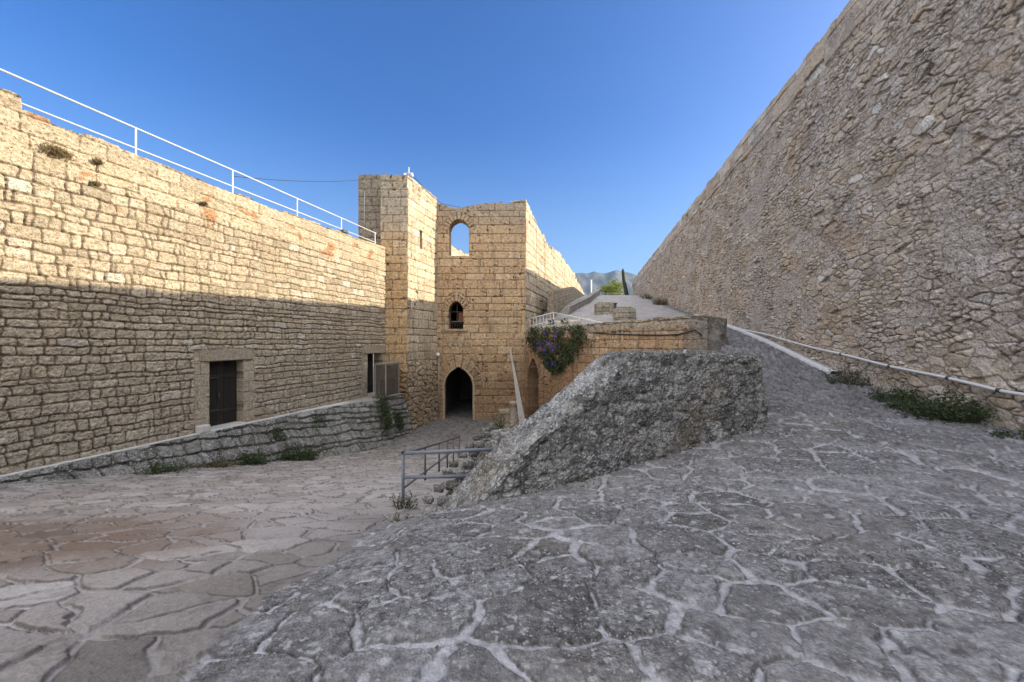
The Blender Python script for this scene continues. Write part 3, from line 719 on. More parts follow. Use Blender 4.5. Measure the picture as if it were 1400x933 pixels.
# ------------------------------------------------------------------ retaining wall with arches, terrace behind
T0 = np.array([.88, 25.2, 0]); T1 = np.array([7.12, 14.05, 0]); tl = np.linalg.norm(T1-T0); td = (T1-T0)/tl; tn = np.array([td[1], -td[0], 0])
if tn[1] > 0: tn = -tn
TW_ = empty('retaining_wall', tuple(T0+td*6+np.array([0, 0, -5])), 'orange brown retaining wall with arches holding up the terrace beside the tower', 'wall')
AR1 = (.95, 1.3, -5.6, -2.4, -1.05); AR2 = (4.0, 1.7, -5.6, -3.6, -2.75)
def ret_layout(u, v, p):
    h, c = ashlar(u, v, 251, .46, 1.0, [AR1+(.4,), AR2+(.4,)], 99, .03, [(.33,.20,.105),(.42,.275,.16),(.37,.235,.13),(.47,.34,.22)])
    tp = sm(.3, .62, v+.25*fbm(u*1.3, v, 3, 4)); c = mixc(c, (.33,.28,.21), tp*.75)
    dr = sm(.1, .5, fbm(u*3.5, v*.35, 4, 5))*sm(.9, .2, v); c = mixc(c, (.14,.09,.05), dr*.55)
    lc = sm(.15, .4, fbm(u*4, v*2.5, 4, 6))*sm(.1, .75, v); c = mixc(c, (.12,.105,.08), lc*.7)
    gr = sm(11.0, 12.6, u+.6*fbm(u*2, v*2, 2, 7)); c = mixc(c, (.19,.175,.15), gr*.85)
    return h-.10*sm(.55, .95, v)*(.5+.5*fbm(u*1.5, v*1, 3, 8))+.05*fbm(u*1.5, v*1.5, 3, 9)*gr, c
def ret_top(u): return np.interp(u, [0,1.2,5,9,12,13.2], [.78,.8,.86,.92,.98,.75])+.05*fbm(u*1.3, u*0, 3, 3)
A = Acc()
def retP(u, v): return T0+td*u[:, None]+np.array([0, 0, 1])*v[:, None]
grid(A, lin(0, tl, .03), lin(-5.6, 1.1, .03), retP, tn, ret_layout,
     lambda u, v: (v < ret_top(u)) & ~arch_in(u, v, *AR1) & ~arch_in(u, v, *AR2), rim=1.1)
# weathered top surface and the gray end
def rtopP(u, v): return T0+td*u[:, None]-tn*v[:, None]+np.array([0, 0, 1])*(ret_top(u)-.02)[:, None]
grid(A, lin(0, tl, .05), lin(-.02, 1.1, .06), rtopP, (0, 0, 1), lambda u, v, p: (.05*fbm(u*3, v*3, 4, 3)-.06*sm(.3, 0, v), palette(.5+.5*fbm(u*2, v*2, 4, 5), [(.2,.17,.12),(.33,.28,.2),(.42,.37,.28)])))
def deckP(u, v):
    q = T0+td*u[:, None]-tn*v[:, None]; q[:, 2] = Rz(q[:, 0], q[:, 1])*sm(.9, 1.6, v)+(ret_top(u)-.05)*(1-sm(.9, 1.6, v)); return q
grid(A, lin(-.2, 7.2, .06), lin(.95, 5.2, .06), deckP, (0, 0, 1), lambda u, v, p: (.025*fbm(u*4, v*4, 4, 3), np.tile((.33,.305,.28), (len(u), 1))*(1+.35*fbm(u*1.5, v*1.5, 5, 8))[:, None]))
def rendP(u, v): return T1-tn*u[:, None]+np.array([0, 0, 1])*v[:, None]
grid(A, lin(-.05, 1.1, .05), lin(-1.2, .84, .05), rendP, td, lambda u, v, p: (.22*sm(0, .5, np.minimum(u+.05, 1.1-u))*sm(.84, .2, v)+.08*fbm(u*2.5, v*2.5, 4, 6), palette(.5+.5*fbm(u*3, v*3, 4, 7), [(.11,.10,.085),(.2,.18,.155),(.3,.28,.25)])))
A.build('wall_face', M_tower, TW_)
A = Acc()
for a in (AR1, AR2):
    c = T0+td*a[0]-tn*2.2
    v = []
    for zz in (-5.6, -.8):
        for (uu, ww) in ((-.9, 1.05), (.9, 1.05), (.9, 4), (-.9, 4)): v.append(T0+td*(a[0]+uu)-tn*ww+np.array([0, 0, zz]))
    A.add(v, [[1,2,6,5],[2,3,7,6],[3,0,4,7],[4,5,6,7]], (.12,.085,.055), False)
A.build('arch_recess', M_tower, TW_)
# pale parapet stones among the vine
for (s0, wd) in ((2.05, .5), (3.35, .62), (4.55, .55)):
    A = Acc(); box(A, T0+td*s0-tn*.35+np.array([0, 0, .82]), (wd, .72, .62), (.52,.47,.40), math.atan2(td[1], td[0]), .06, .06); A.build('parapet_stone', M_tower, TW_)
# rusty conduit along the retaining wall
A = Acc(); pts = [T0+td*s+tn*.07+np.array([0, 0, z]) for s, z in ((6.6,.42),(8,.33),(9.5,.27),(10.8,.24),(11.6,.26),(12.3,.42),(12.55,.2))]
tube(A, pts, .03, (.03,.028,.026), 6); A.build('conduit', M_dark, TW_)
# side wall between the block and the terrace end
A = Acc(); S0 = np.array([4.0, 6.75, 0]); S1 = np.array([7.0, 13.8, 0]); sl = np.linalg.norm(S1-S0); sd = (S1-S0)/sl; sr = np.array([sd[1], -sd[0], 0])
def sw_top(u): return np.interp(u, [0, 5, sl], [-.36, -.42, -.4])
def sw_lay(u, v, p):
    e, i1, i2 = vor(u/.3, p[:, 2]/.2, 61, .9); inn = sm(.0, .2, e)
    c = palette(i1, [(.08,.075,.065),(.14,.13,.115),(.19,.18,.16)]); return inn*.09+.03*fbm(u*4, p[:, 2]*4, 3, 5), c
for sg, n_ in ((.0, sr), (-.5, -sr)):
    grid(A, lin(0, sl, .06), np.linspace(0, 1, 30), lambda u, v: S0+sd*u[:, None]+sr*sg+np.array([0, 0, 1])*((1-v)*(-2.2 if sg == 0 else -5.3)+v*sw_top(u))[:, None], n_, sw_lay)
grid(A, lin(0, sl, .06), lin(-.5, 0, .06), lambda u, v: S0+sd*u[:, None]+sr*v[:, None]+np.array([0, 0, 1])*sw_top(u)[:, None], (0, 0, 1), sw_lay)
A.build('ramp_side_wall', M_block, TW_)

# ------------------------------------------------------------------ lichened ramp wall in the middle
F0 = np.array([-.78, 4.6, 0]); F1 = np.array([4.15, 6.45, 0]); fl = np.linalg.norm(F1-F0); fd = (F1-F0)/fl; fn = np.array([fd[1], -fd[0], 0])
TH = .75
SIL = []
for px, py in ((604,690),(618,672),(638,650),(674,614),(692,594),(722,569),(762,536),(800,502),(826,481),(900,480),(1018,485)):
    k_ = (px-700)/F; B0 = F0-fn*TH; u_ = (k_*B0[1]-B0[0])/(fd[0]-k_*fd[1]); SIL.append((u_, (466.5-py)/F*(B0[1]+fd[1]*u_)-.03))
SIL = np.array(SIL)
def blk_top(u): return np.interp(u, SIL[:, 0], SIL[:, 1])+.02*fbm(u*2.2, u*0, 3, 5)
def blk_vec(p):
    x, y, z = p.T; a = fbm(x*1.3+z*.9, y*1.3+z*.7, 4, 71)*.022; b = fbm(x*1.3-z*.8+5, y*1.3+z*.9, 4, 72)*.022
    c = fbm(x*4+z*2.9, y*4+z*2.2, 3, 75)*.01
    return np.stack([a, b, (a-b)*.5+c], 1)
def blk_layout(s, t, p):
    e, i1, i2 = vor(s/.23+.3*fbm(s*3, t*3, 3, 1), t/.17+.3*fbm(s*3, t*3, 3, 2), 81, .95)
    e3, k1, k2 = vor(s/.075+.3*fbm(s*9, t*9, 2, 11), t/.055, 83, 1.)
    crust = sm(-.05, .2, fbm(s*1.1, t*1.3, 3, 9))
    inn = sm(.01, .22, e); sm3 = sm(.0, .3, e3)
    rr = fbm(s*8, t*8, 5, 12, .68)
    h = inn*(.014+.045*i2)*(1-.5*crust)+sm3*.02*(.3+crust)*(.3+k2)+.015*rr
    c = palette(i1, [(.17,.164,.152),(.24,.232,.218),(.20,.192,.178),(.30,.292,.28)])
    c = c*(.55+.9*hsh(np.floor(i2*991), np.floor(i1*991), 2))[:, None]; c = mixc(c, (.07,.067,.06), sm(.0, .42, fbm(s*2.6, t*2.6, 5, 14, .66))*.7)
    wl = sm(.05, .4, fbm(s*6, t*6, 5, 15, .72)+.35*(crust-.5)); c = mixc(c, (.46,.46,.465), wl*.7); bk = sm(.1, .45, fbm(s*9+3, t*9, 5, 19, .72)); c = mixc(c, (.05,.048,.045), bk*.6)
    lt = sm(.1, .5, fbm(s*1.5+3, t*1.5, 5, 16, .65)); c = mixc(c, (.40,.39,.375), lt*.6)
    oc = sm(.1, .5, fbm(s*.9, t*.9, 3, 17)); c = mixc(c, (.21,.165,.11), oc*.35)
    dkt = sm(-.45, -.2, p[:, 2]+.15*fbm(s*2, t*2, 3, 18)); c = mixc(c, (.095,.09,.078), dkt*.55*sm(1.9, 2.6, s))
    return h, np.clip(c*(.8+.4*sm3)[:, None], .02, .8)
RWL = empty('ramp_wall', (1.5, 5.6, -1.9), 'squat lichen crusted grey stone wall with a sloping left end in the middle', 'wall')
A = Acc()
us = lin(0, fl, .018); ux = lambda u: u
def bfP(u, v):
    zb = -2.6; top = blk_top(u); x = F0+fd*u[:, None]
    ba = (1-v)*.12; ex = sm(fl-.5, fl, u)*(1-v)*.16
    return x+fn*ba[:, None]+fd*ex[:, None]+np.array([0, 0, 1])*(zb+v*(top-zb))[:, None]
grid(A, us, np.linspace(0, 1, 130), bfP, fn, lambda u, v, p: blk_layout(u, p[:, 2], p), fade=.05, vec=blk_vec)
def btP(u, v): return F0+fd*u[:, None]-fn*v[:, None]+np.array([0, 0, 1])*blk_top(u)[:, None]
def btN(u, v):
    s = np.gradient(blk_top(np.linspace(0, fl, 400)), np.linspace(0, fl, 400)); g = np.interp(u, np.linspace(0, fl, 400), s)
    n = np.array([0, 0, 1])-fd*g[:, None]; return n/np.linalg.norm(n, axis=1)[:, None]
grid(A, us, lin(0, TH, .02), btP, btN, lambda u, v, p: blk_layout(u*1.25, v+9, p), fade=.05, vec=blk_vec)
def bbP(u, v):
    zb = -5.4; return F0+fd*u[:, None]-fn*TH+np.array([0, 0, 1])*(zb+v*(blk_top(u)-zb))[:, None]
grid(A, lin(0, fl, .05), np.linspace(0, 1, 80), bbP, -fn, lambda u, v, p: blk_layout(u+20, p[:, 2], p), fade=.05, vec=blk_vec)
for u0, sg in ((0., -1), (fl, 1)):
    def beP(u, v):
        zb = -2.6; top = blk_top(np.array([u0]))[0]; uu = np.full_like(u, u0)
        ex = (1-v)*.16 if sg > 0 else 0*v
        return F0+fd*u0-fn*u[:, None]+fd*ex[:, None]+np.array([0, 0, 1])*(zb+v*(top-zb))[:, None]+fn*((1-v)*.12*(1-u/TH))[:, None]
    grid(A, lin(0, TH, .02), np.linspace(0, 1, 90), beP, fd*sg, lambda u, v, p: blk_layout(u+40, p[:, 2], p), fade=.05, vec=blk_vec)
A.build('wall_mass', M_block, RWL)

# rough stones edging the drop below the rail
def rock(A, c, r, col, seed, sq=(1, 1, .7)):
    n, m = 12, 8; V = []
    for j in range(m+1):
        ph = math.pi*j/m
        for k in range(n):
            w = 2*math.pi*k/n; d = np.array([math.sin(ph)*math.cos(w), math.sin(ph)*math.sin(w), math.cos(ph)])
            V.append(d)
    V = np.array(V); q = 1+.5*fbm(V[:, 0]*1.2+seed*3.1+V[:, 2], V[:, 1]*1.2+seed*1.7-V[:, 2]*.6, 3, 4)
    V = np.sign(V)*np.abs(V)**.5*q[:, None]*r*np.array(sq)+np.array(c)
    Q = [[j*n+k, j*n+(k+1) % n, (j+1)*n+(k+1) % n, (j+1)*n+k] for j in range(m) for k in range(n)]
    A.add(V, np.array(Q)[:, ::-1], col)
SE = empty('stone_edging', (-1.2, 5.6, -2.5), 'broken edge of rough grey stones below the metal handrail', 'stones')
k = 0
for (px, py, Y, r) in ((545,718,5.1,.14),(556,712,5.2,.13),(572,700,5.5,.16),(590,690,5.6,.17),(606,676,5.8,.17),(585,676,6.0,.14),(600,660,6.3,.15),(618,655,6.3,.17),(612,640,6.7,.15),(628,640,6.7,.16),(620,628,7.2,.15),(640,625,7.1,.17),(632,615,7.7,.16),(648,612,7.7,.18),(642,602,8.4,.17),(655,600,8.3,.19),(652,592,9.2,.18),(664,588,9.2,.2),(664,582,10.2,.2),(675,576,10.6,.22),(600,690,5.3,.16),(572,712,5.1,.14),(588,704,5.2,.15)):
    p = at(px, py, Y); p[2] = min(p[2], p[2]); k += 1
    t = rng.random(); A = Acc(); rock(A, p-np.array([0, 0, r*.62]), r*.44, palette(np.array([t]), [(.13,.12,.10),(.2,.185,.165),(.28,.265,.245)])[0], k, (1.3, 1.0, .8)); A.build('edging_stone', M_block, SE)
# earth bank that carries the stones
A = Acc()
ea = np.array([at(540,722,5.0), at(575,705,5.35), at(600,682,5.8), at(622,650,6.6), at(640,618,7.8), at(655,598,9.0), at(676,580,10.6)])
def bankP(u, v):
    k = np.arange(len(ea)); c = np.stack([np.interp(u, k, ea[:, j]) for j in range(3)], 1)
    l = c+np.array([-.35, .05, 0]); l[:, 2] = Lz(l[:, 0], l[:, 1])-.1; r = c+np.array([.9, .25, 0.05])
    a = np.where(v[:, None] < .5, l*(1-v[:, None]*2)+c*v[:, None]*2, c*(2-v[:, None]*2)+r*(v[:, None]*2-1)); a[:, 2] -= .16; return a
def bank_lay(u, v, p):
    x, y = p[:, 0], p[:, 1]; e, i1, i2 = vor(x/.24+.3*fbm(x*3, y*3, 2, 1), y/.3+.3*fbm(x*3, y*3, 2, 2), 44, .95)
    inn = sm(.01, .25, e); c = palette(i1, [(.15,.135,.115),(.26,.245,.22),(.36,.345,.32)]); c = mixc(c, (.1,.09,.075), sm(.1, .5, fbm(x*6, y*6, 4, 3))*.6)
    c = np.tile((.13,.11,.09), (len(u), 1))*(1-inn[:, None])+c*inn[:, None]
    return .13*inn*(.3+.7*i2)+.03*fbm(x*7, y*7, 4, 6)-.02, c
grid(A, np.linspace(0, 6, 260), np.linspace(0, 1, 90), bankP, (0, 0, 1), bank_lay)
A.build('earth_bank', M_block, SE)

# ------------------------------------------------------------------ handrail by the ramp wall
HR = empty('handrail', tuple(at(551, 690, 6.3)), 'grey steel pipe handrail between the lower court and the sloping ramp wall', 'railing')
def rod(name, pts, r, col, mat, parent, n=10):
    A = Acc(); tube(A, pts, r, col, n); return A.build(name, mat, parent)
GREY = (.15,.165,.19)
a0 = at(551, 620, 6.3); b0 = at(551, 700, 6.3)
rod('post', [b0, a0], .026, GREY, M_steel, HR)
rod('post_cap', [a0, a0+np.array([0, 0, .035])], .034, (.03,.03,.035), M_dark, HR)
rod('top_rail', [a0, at(674, 614.5, 6.3)], .030, GREY, M_steel, HR)
rod('lower_rail', [at(551, 653, 6.3), at(640, 651, 6.3)], .028, GREY, M_steel, HR)
HR2 = empty('handrail', tuple(at(628, 620, 12.5)), 'dark steel balustrade descending towards the gateway behind the pipe handrail', 'railing')
far = at(628, 597.5, 12.2); near = a0+np.array([.01, .05, -.02]); lowr = at(551, 668, 6.35); farl = at(628, 613, 12.2)
DK = (.10,.10,.105)
rod('top_rail', [near, far], .024, DK, M_steel, HR2)
rod('lower_rail', [lowr, at(614, 620.5, 10.2), farl], .02, DK, M_steel, HR2)
for px, y1, Y in ((583.5,657,7.75),(601.5,645,9.1),(611.5,640,10.15),(619.5,634,11.1),(628,626,12.2)):
    t = (Y-near[1])/(far[1]-near[1]); tp = near*(1-t)+far*t; bt = tp.copy(); bt[2] = at(px, y1, Y)[2]
    rod('post', [bt, tp], .022, DK, M_steel, HR2)

# ------------------------------------------------------------------ railing on the left wall
def wr(Y, z): return wallP(Y, -.3, z)
WRL = empty('guard_rail', tuple(wr(13.7, 5.1)), 'white two bar guard rail along the top of the left wall', 'railing')
WH = (.58,.57,.55)
rod('top_rail', [wr(5., 6.07), wr(14., 6.08), wr(21.6, 6.02)], .023, WH, M_white, WRL)
rod('mid_rail', [wr(5., 5.50), wr(14., 5.5), wr(21.6, 5.50)], .019, WH, M_white, WRL)
for Y in (5.6, 8.27, 10.98, 13.7, 16.4, 18.95, 21.5): rod('post', [wr(Y, 4.75), wr(Y, 6.06)], .022, WH, M_white, WRL)
# cable from rail to turret
p0 = wr(12.6, 5.98); p0 = at(280, 246, 13.2)
p0 = wr(13.7, 5.86); p1 = np.array([-9.0, 22.98, 9.55]); A = Acc()
tube(A, [p0*(1-t)+p1*t-np.array([0, 0, .35*4*t*(1-t)*.4]) for t in np.linspace(0, 1, 14)], .013, (.04,.04,.045), 5)
A.build('overhead_cable', M_dark, None, **T('thin black cable strung from the white guard rail to the tower turret', 'cable'))
# floodlight on the wall top
FLD = empty('floodlight', tuple(wallP(18.95, -.15, 5.2)), 'small dark floodlight lying on the left wall top near the tower', 'floodlight')
A = Acc(); box(A, wallP(18.95, -.12, 5.36), (.34, .2, .14), (.06,.055,.05), 1.2, .02); A.build('housing', M_dark, FLD)
A = Acc(); tube(A, [wallP(18.95, -.12, 5.15), wallP(18.95, -.12, 5.32)], .02, (.1,.1,.1), 6); A.build('bracket', M_dark, FLD)
# loudspeaker and lamp cluster on the tower
MST = empty('antenna_mast', (-5.95, 22.4, 9.4), 'white camera and short antenna mast on the corner of the tower top', 'antenna')
rod('pole', [(-5.98, 22.4, 9.35), (-5.98, 22.4, 9.95)], .02, (.7,.69,.66), M_white, MST)
A = Acc(); box(A, (-5.95, 22.36, 9.85), (.06, .06, .4), (.5,.49,.47), .3, .02); A.build('antenna', M_white, MST)
for dx in (-.2, .2):
    A = Acc(); lathe(A, (-5.98+dx, 22.35, 9.55), [(.0, -.12), (.06, -.11), (.10, -.04), (.10, .04), (.05, .1), (0, .12)], (.55,.53,.49), 14); A.build('camera_dome', M_white, MST)
rod('crossbar', [(-6.25, 22.4, 9.7), (-5.7, 22.4, 9.7)], .02, (.6,.6,.58), M_white, MST)
A = Acc(); tube(A, [(-5.6, 22.3, 9.4), (-5.0, 24.2, 9.05), (-4.6, 25.35, 8.98), (-3.4, 25.35, 8.75)], .018, (.03,.03,.03), 5); A.build('cable', M_dark, MST)

# mesh crate and small box on the ledge
CR = empty('mesh_crate', (-6.75, 20.4, -2.85), 'tall wood framed wire mesh crate in front of the far doorway', 'crate')
ca_ = math.atan2(wu[1], wu[0]); cc = np.array([-6.55, 20.35, 0]); sx_, sy_, zc0, zc1 = 1.15, .62, -2.86, -1.18
cu_ = wu; cn_ = wn
def cp(a, b, z): return cc+cu_*a+cn_*b+np.array([0, 0, z])
A = Acc()
for a in (-sx_/2, sx_/2):
    for b in (-sy_/2, sy_/2): box(A, cp(a, b, (zc0+zc1)/2), (.05, .05, zc1-zc0), (.27,.23,.18), ca_)
for z in (zc0+.03, zc1-.02):
    for b in (-sy_/2, sy_/2): box(A, cp(0, b, z), (sx_+.06, .055, .055), (.28,.24,.19), ca_)
    for a in (-sx_/2, sx_/2): box(A, cp(a, 0, z), (.055, sy_, .06), (.28,.24,.19), ca_)
A.build('frame', M_wood, CR)
A = Acc()
for k in range(1, 26):
    t = -sx_/2+sx_*k/26
    for b in (-sy_/2, sy_/2): box(A, cp(t, b, (zc0+zc1)/2), (.012, .01, zc1-zc0-.05), (.12,.10,.08), ca_)
for k in range(1, 14):
    t = -sy_/2+sy_*k/14
    for a in (-sx_/2, sx_/2): box(A, cp(a, t, (zc0+zc1)/2), (.01, .012, zc1-zc0-.05), (.12,.10,.08), ca_)
for k in range(1, 38):
    z = zc0+(zc1-zc0)*k/38
    for b in (-sy_/2, sy_/2): box(A, cp(0, b+.006, z), (sx_-.06, .01, .012), (.12,.10,.08), ca_)
    for a in (-sx_/2, sx_/2): box(A, cp(a+.006, 0, z), (.01, sy_-.06, .012), (.12,.10,.08), ca_)
A.build('wire_mesh', M_dark, CR)
A = Acc(); box(A, cp(0, 0, zc1+.025), (sx_+.12, sy_+.1, .03), (.22,.19,.15), ca_, .005); A.build('lid', M_wood, CR)
A = Acc(); box(A, cp(0, 0, -2.4), (.8, .4, .8), (.07,.06,.05), ca_, .02); A.build('stored_box', M_wood, CR)
A = Acc(); box(A, wallP(12.45, .12, LZ+.15), (.32, .24, .22), (.5,.47,.43), ca_+.1, .015); A.build('small_box', M_conc, None, **T('small pale box standing on the ledge left of the plank door', 'box'))

# lamp and conduit beside the gate arch
GL = empty('wall_lamp', (-5.05, 25.2, -1), 'small white wall lamp with a conduit beside the gateway', 'lamp')
rod('conduit', [(-4.78, 25.3, -5.0), (-4.78, 25.3, -.95)], .035, (.33,.27,.2), M_steel, GL)
A = Acc(); lathe(A, (-4.8, 25.15, -.88), [(0, -.13), (.1, -.1), (.14, 0), (.1, .1), (0, .13)], (.72,.7,.66), 14); A.build('lamp_head', M_white, GL)
# rusty hanging pole in the corner
A = Acc(); tube(A, [at(711, 575, 23.6), at(713, 520, 23.8), at(718, 470, 24.2), at(722, 442, 24.6)], .035, (.22,.14,.09), 6)
A.build('drain_pipe', M_steel, None, **T('thin rusty pipe hanging in the corner between tower and retaining wall', 'pipe'))

# column stump, pedestal and leaning planks by the arch
A = Acc(); b = at(703, 582, 22.6); b[2] = -5.2
lathe(A, b, [(.0, 0), (.36, 0), (.36, .18), (.28, .26), (.27, 1.2), (.25, 1.45), (.31, 1.5), (.31, 1.62), (.27, 1.68), (0, 1.7)], (.36,.29,.23), 24)
A.build('column_stump', M_tower, None, **T('round broken column stump standing beside the leaning planks', 'column'))
PD_ = empty('stone_pedestal', tuple(at(690, 583, 22.8)), 'short square stone pedestal left of the round column stump', 'pedestal')
b = at(690, 583, 22.8); b[2] = -5.15
for nm, z, sz in (('base', .14, (.75,.75,.3)), ('shaft', .6, (.52,.52,.66)), ('cap', 1.02, (.68,.68,.2))):
    A = Acc(); box(A, b+np.array([0, 0, z]), sz, (.33,.27,.2), .2, .03, .02); A.build(nm, M_tower, PD_)
LP = empty('timber_plank', tuple(at(714, 585, 21.3)), 'tall weathered pale plank leaning in the corner beside the column stump', 'plank')
A = Acc(); q0 = at(715, 588, 21.4); q1 = at(697.5, 477, 22.6)
for dx, wd, t1 in ((0, .10, 1.), (.13, .10, .8), (-.1, .08, .62)):
    e = q0+(q1-q0)*t1; d = (e-q0)/np.linalg.norm(e-q0); s_ = np.array([1, 0, 0]); f_ = np.array([0, 1, 0])*.05
    o = np.array([dx, .02, 0]); wN = s_*wd*.35
    V = [q0+o-s_*wd, q0+o+s_*wd, e+o*.3+wN, e+o*.3-wN]; V = V+[v+f_ for v in V]
    A.add(V, [[0,1,2,3],[7,6,5,4],[0,4,5,1],[1,5,6,2],[2,6,7,3],[3,7,4,0]], (.36,.33,.30), False)
A.build('board', M_wood, LP)

# ------------------------------------------------------------------ terrace: rails, planters, low walls, fence
TR = empty('terrace_rail', tuple(at(757, 440, 24.8)), 'white bar railing on the terrace edge beside the tower', 'railing')
g0 = at(720, 437, 25.6); g1 = at(757, 427.5, 25.0); g2 = at(835, 444, 20.6)
rod('top_rail', [g0, g1], .03, (.62,.60,.57), M_white, TR); rod('top_rail', [g1, g2], .03, (.66,.65,.62), M_white, TR)
dz = np.array([0, 0, -.5])
rod('lower_rail', [g1+dz, (g1+g2)/2+dz*.95], .026, (.66,.65,.62), M_white, TR); rod('lower_rail', [g0+dz, g1+dz], .026, (.6,.58,.55), M_white, TR)
for k in range(9):
    t = k/8; p = g0*(1-t)+g1*t; rod('baluster', [p+np.array([0, 0, -.95]), p], .018, (.55,.53,.5), M_white, TR, 6)
for t in (0., .5, 1.): p = g1*(1-t)+g2*t; rod('post', [p+np.array([0, 0, -1.1]), p], .028, (.66,.65,.62), M_white, TR)

def low_wall(name, pts, hgt, thick, label, col, seed, part=None):
    A = Acc(); pts = np.array(pts, float); seg = np.concatenate([[0], np.cumsum(np.linalg.norm(np.diff(pts[:, :2], axis=0), axis=1))])
    def c(u): return np.stack([np.interp(u, seg, pts[:, 0]), np.interp(u, seg, pts[:, 1])], 1)
    top = lambda u: np.interp(u, seg, pts[:, 2]); d = pts[-1, :2]-pts[0, :2]; d /= np.linalg.norm(d); n = np.array([d[1], -d[0], 0])
    hg = lambda u: np.interp(u, seg, np.broadcast_to(hgt, seg.shape))
    def lay(u, v, p):
        dd, i1, i2, _, _ = coursed(u, p[:, 2]-top(u)+5, seed, .25, .5, .2, .4, .05, .03, 2); inn = sm(.003, .05, dd)
        return inn*.03+.04*fbm(u*2, p[:, 2]*2, 4, seed), (np.array(col)*(1+.25*fbm(u*2, p[:, 2]*2, 4, seed+1))[:, None])*(.75+.25*inn[:, None])
    us = lin(0, seg[-1], .09)
    for s, nn in ((thick/2, n), (-thick/2, -n)):
        grid(A, us, np.linspace(0, 1, 40), lambda u, v: np.hstack([c(u)+n[:2]*s, (top(u)-hg(u)*(1-v))[:, None]]), nn, lay)
    grid(A, us, np.linspace(-1, 1, 9), lambda u, v: np.hstack([c(u)+n[:2]*v[:, None]*thick/2, top(u)[:, None]]), (0, 0, 1), lay)
    e = c(np.array([0.]))[0]
    grid(A, np.linspace(-1, 1, 9), np.linspace(0, 1, 20), lambda u, v: np.stack([e[0]+n[0]*u*thick/2, e[1]+n[1]*u*thick/2, top(np.array([0.]))[0]-hg(np.array([0.]))[0]*(1-v)], 1), (-d[0], -d[1], 0), lay)
    return A.build(name, M_tower, None, **T(label, 'wall'))
def Z(x, y, h): return (x, y, gz(x, y)+h)
q = [at(753, 398, 28.6), at(781, 392.5, 39), at(803, 409, 56)]
low_wall('stair_parapet', q, (3.2, 2.0, 1.0), .5, 'shaded sloping stone stair parapet against the right flank of the tower', (.33,.27,.19), 301)
low_wall('low_wall', [Z(2.3,26.6,.55), Z(4.2,29.5,.55), Z(7.0,36,.5), Z(9.0,43,.5), Z(11.2,50.5,.7)], .9, .5, 'low grey stone wall edging the left side of the terrace', (.24,.22,.19), 302)
def planter(px, py, Y, w, h, d, label, seed):
    b = at(px, py, Y); o = empty('stone_planter', tuple(b), label, 'planter', 'stone planters on the terrace'); A = Acc(); z0 = b[2]-.3
    t = .14
    for (cx, cy, sx, sy) in ((0, -d/2+t/2, w, t), (0, d/2-t/2, w, t), (-w/2+t/2, 0, t, d-2*t), (w/2-t/2, 0, t, d-2*t)):
        nx = max(1, int(sx/.35)); 
        for j in range(3):
            for k in range(nx):
                col = palette(rng.random(1), [(.24,.215,.17),(.36,.32,.25),(.3,.26,.2)])[0]
                box(A, (b[0]+cx-sx/2+(k+.5)*sx/nx, b[1]+d/2+cy, z0+(j+.5)*(h+.3)/3), (sx/nx-.015, sy, (h+.3)/3-.015), col, 0, .02, .015)
    A.build('stone_box', M_tower, o)
    A = Acc(); n = 500; pts = np.stack([b[0]+(rng.random(n)-.5)*(w-.2), b[1]+d/2+(rng.random(n)-.5)*(d-.2), np.full(n, b[2]+h-.01)+rng.random(n)*.07], 1)
    box(A, (b[0], b[1]+d/2, b[2]+h-.12), (w-.25, d-.25, .2), (.22,.19,.10)); leaves(A, pts, .12, [(.28,.27,.09),(.36,.34,.12),(.22,.24,.08)], 2.5, .25); A.build('dry_grass', M_leaf, o)
planter(856.5, 434.5, 23.2, 1.2, .58, .9, 'nearer stone planter of yellow grass at the front of the terrace', 1)
planter(828.5, 426, 27.2, 1.3, .58, .9, 'farther stone planter with pale grass on the left of the terrace', 2)
A = Acc(); b = at(841, 427, 26.2); tube(A, [b-np.array([0, 0, .2]), b+np.array([0, 0, .55])], .09, (.04,.035,.035), 10); box(A, b+np.array([0, 0, .58]), (.24, .24, .07), (.05,.045,.045), 0, .01)
A.build('bollard', M_dark, None, **T('small black bollard between the two stone planters', 'bollard'))
A = Acc(); a = at(833, 425, 26.6); c_ = at(838, 434, 23.8); a[2] = gz(a[0], a[1])+.06; c_[2] = gz(c_[0], c_[1])+.06; tube(A, [a, c_], .045, (.6,.58,.54), 6); A.build('loose_pipe', M_white, None, **T('short pale pipe lying on the terrace between the planters', 'pipe'))
# fence and white pole at the far end
FN = empty('wire_fence', (9.5, 60, 6.2), 'thin grey wire fence along the far end of the terrace', 'fence')
for k in range(9):
    x = 8.2+k*1.1; rod('post', [(x, 60, 5.8), (x, 60, 7.45)], .03, (.3,.3,.32), M_steel, FN, 6)
A = Acc()
for z in (6.5, 6.8, 7.1, 7.4): tube(A, [(8.2, 60, z), (17, 60, z)], .014, (.3,.3,.32), 5)
A.build('wire', M_steel, FN)
A = Acc(); b = at(808.5, 410, 55); tube(A, [b-np.array([0, 0, .6]), b+np.array([0, 0, 2.75])], .09, (.7,.69,.66), 10); lathe(A, b+np.array([0, 0, 2.75]), [(.09, 0), (.11, .02), (.11, .06), (0, .1)], (.7,.69,.66), 10)
A.build('white_post', M_white, None, **T('slim white post standing at the far end of the terrace', 'post'))

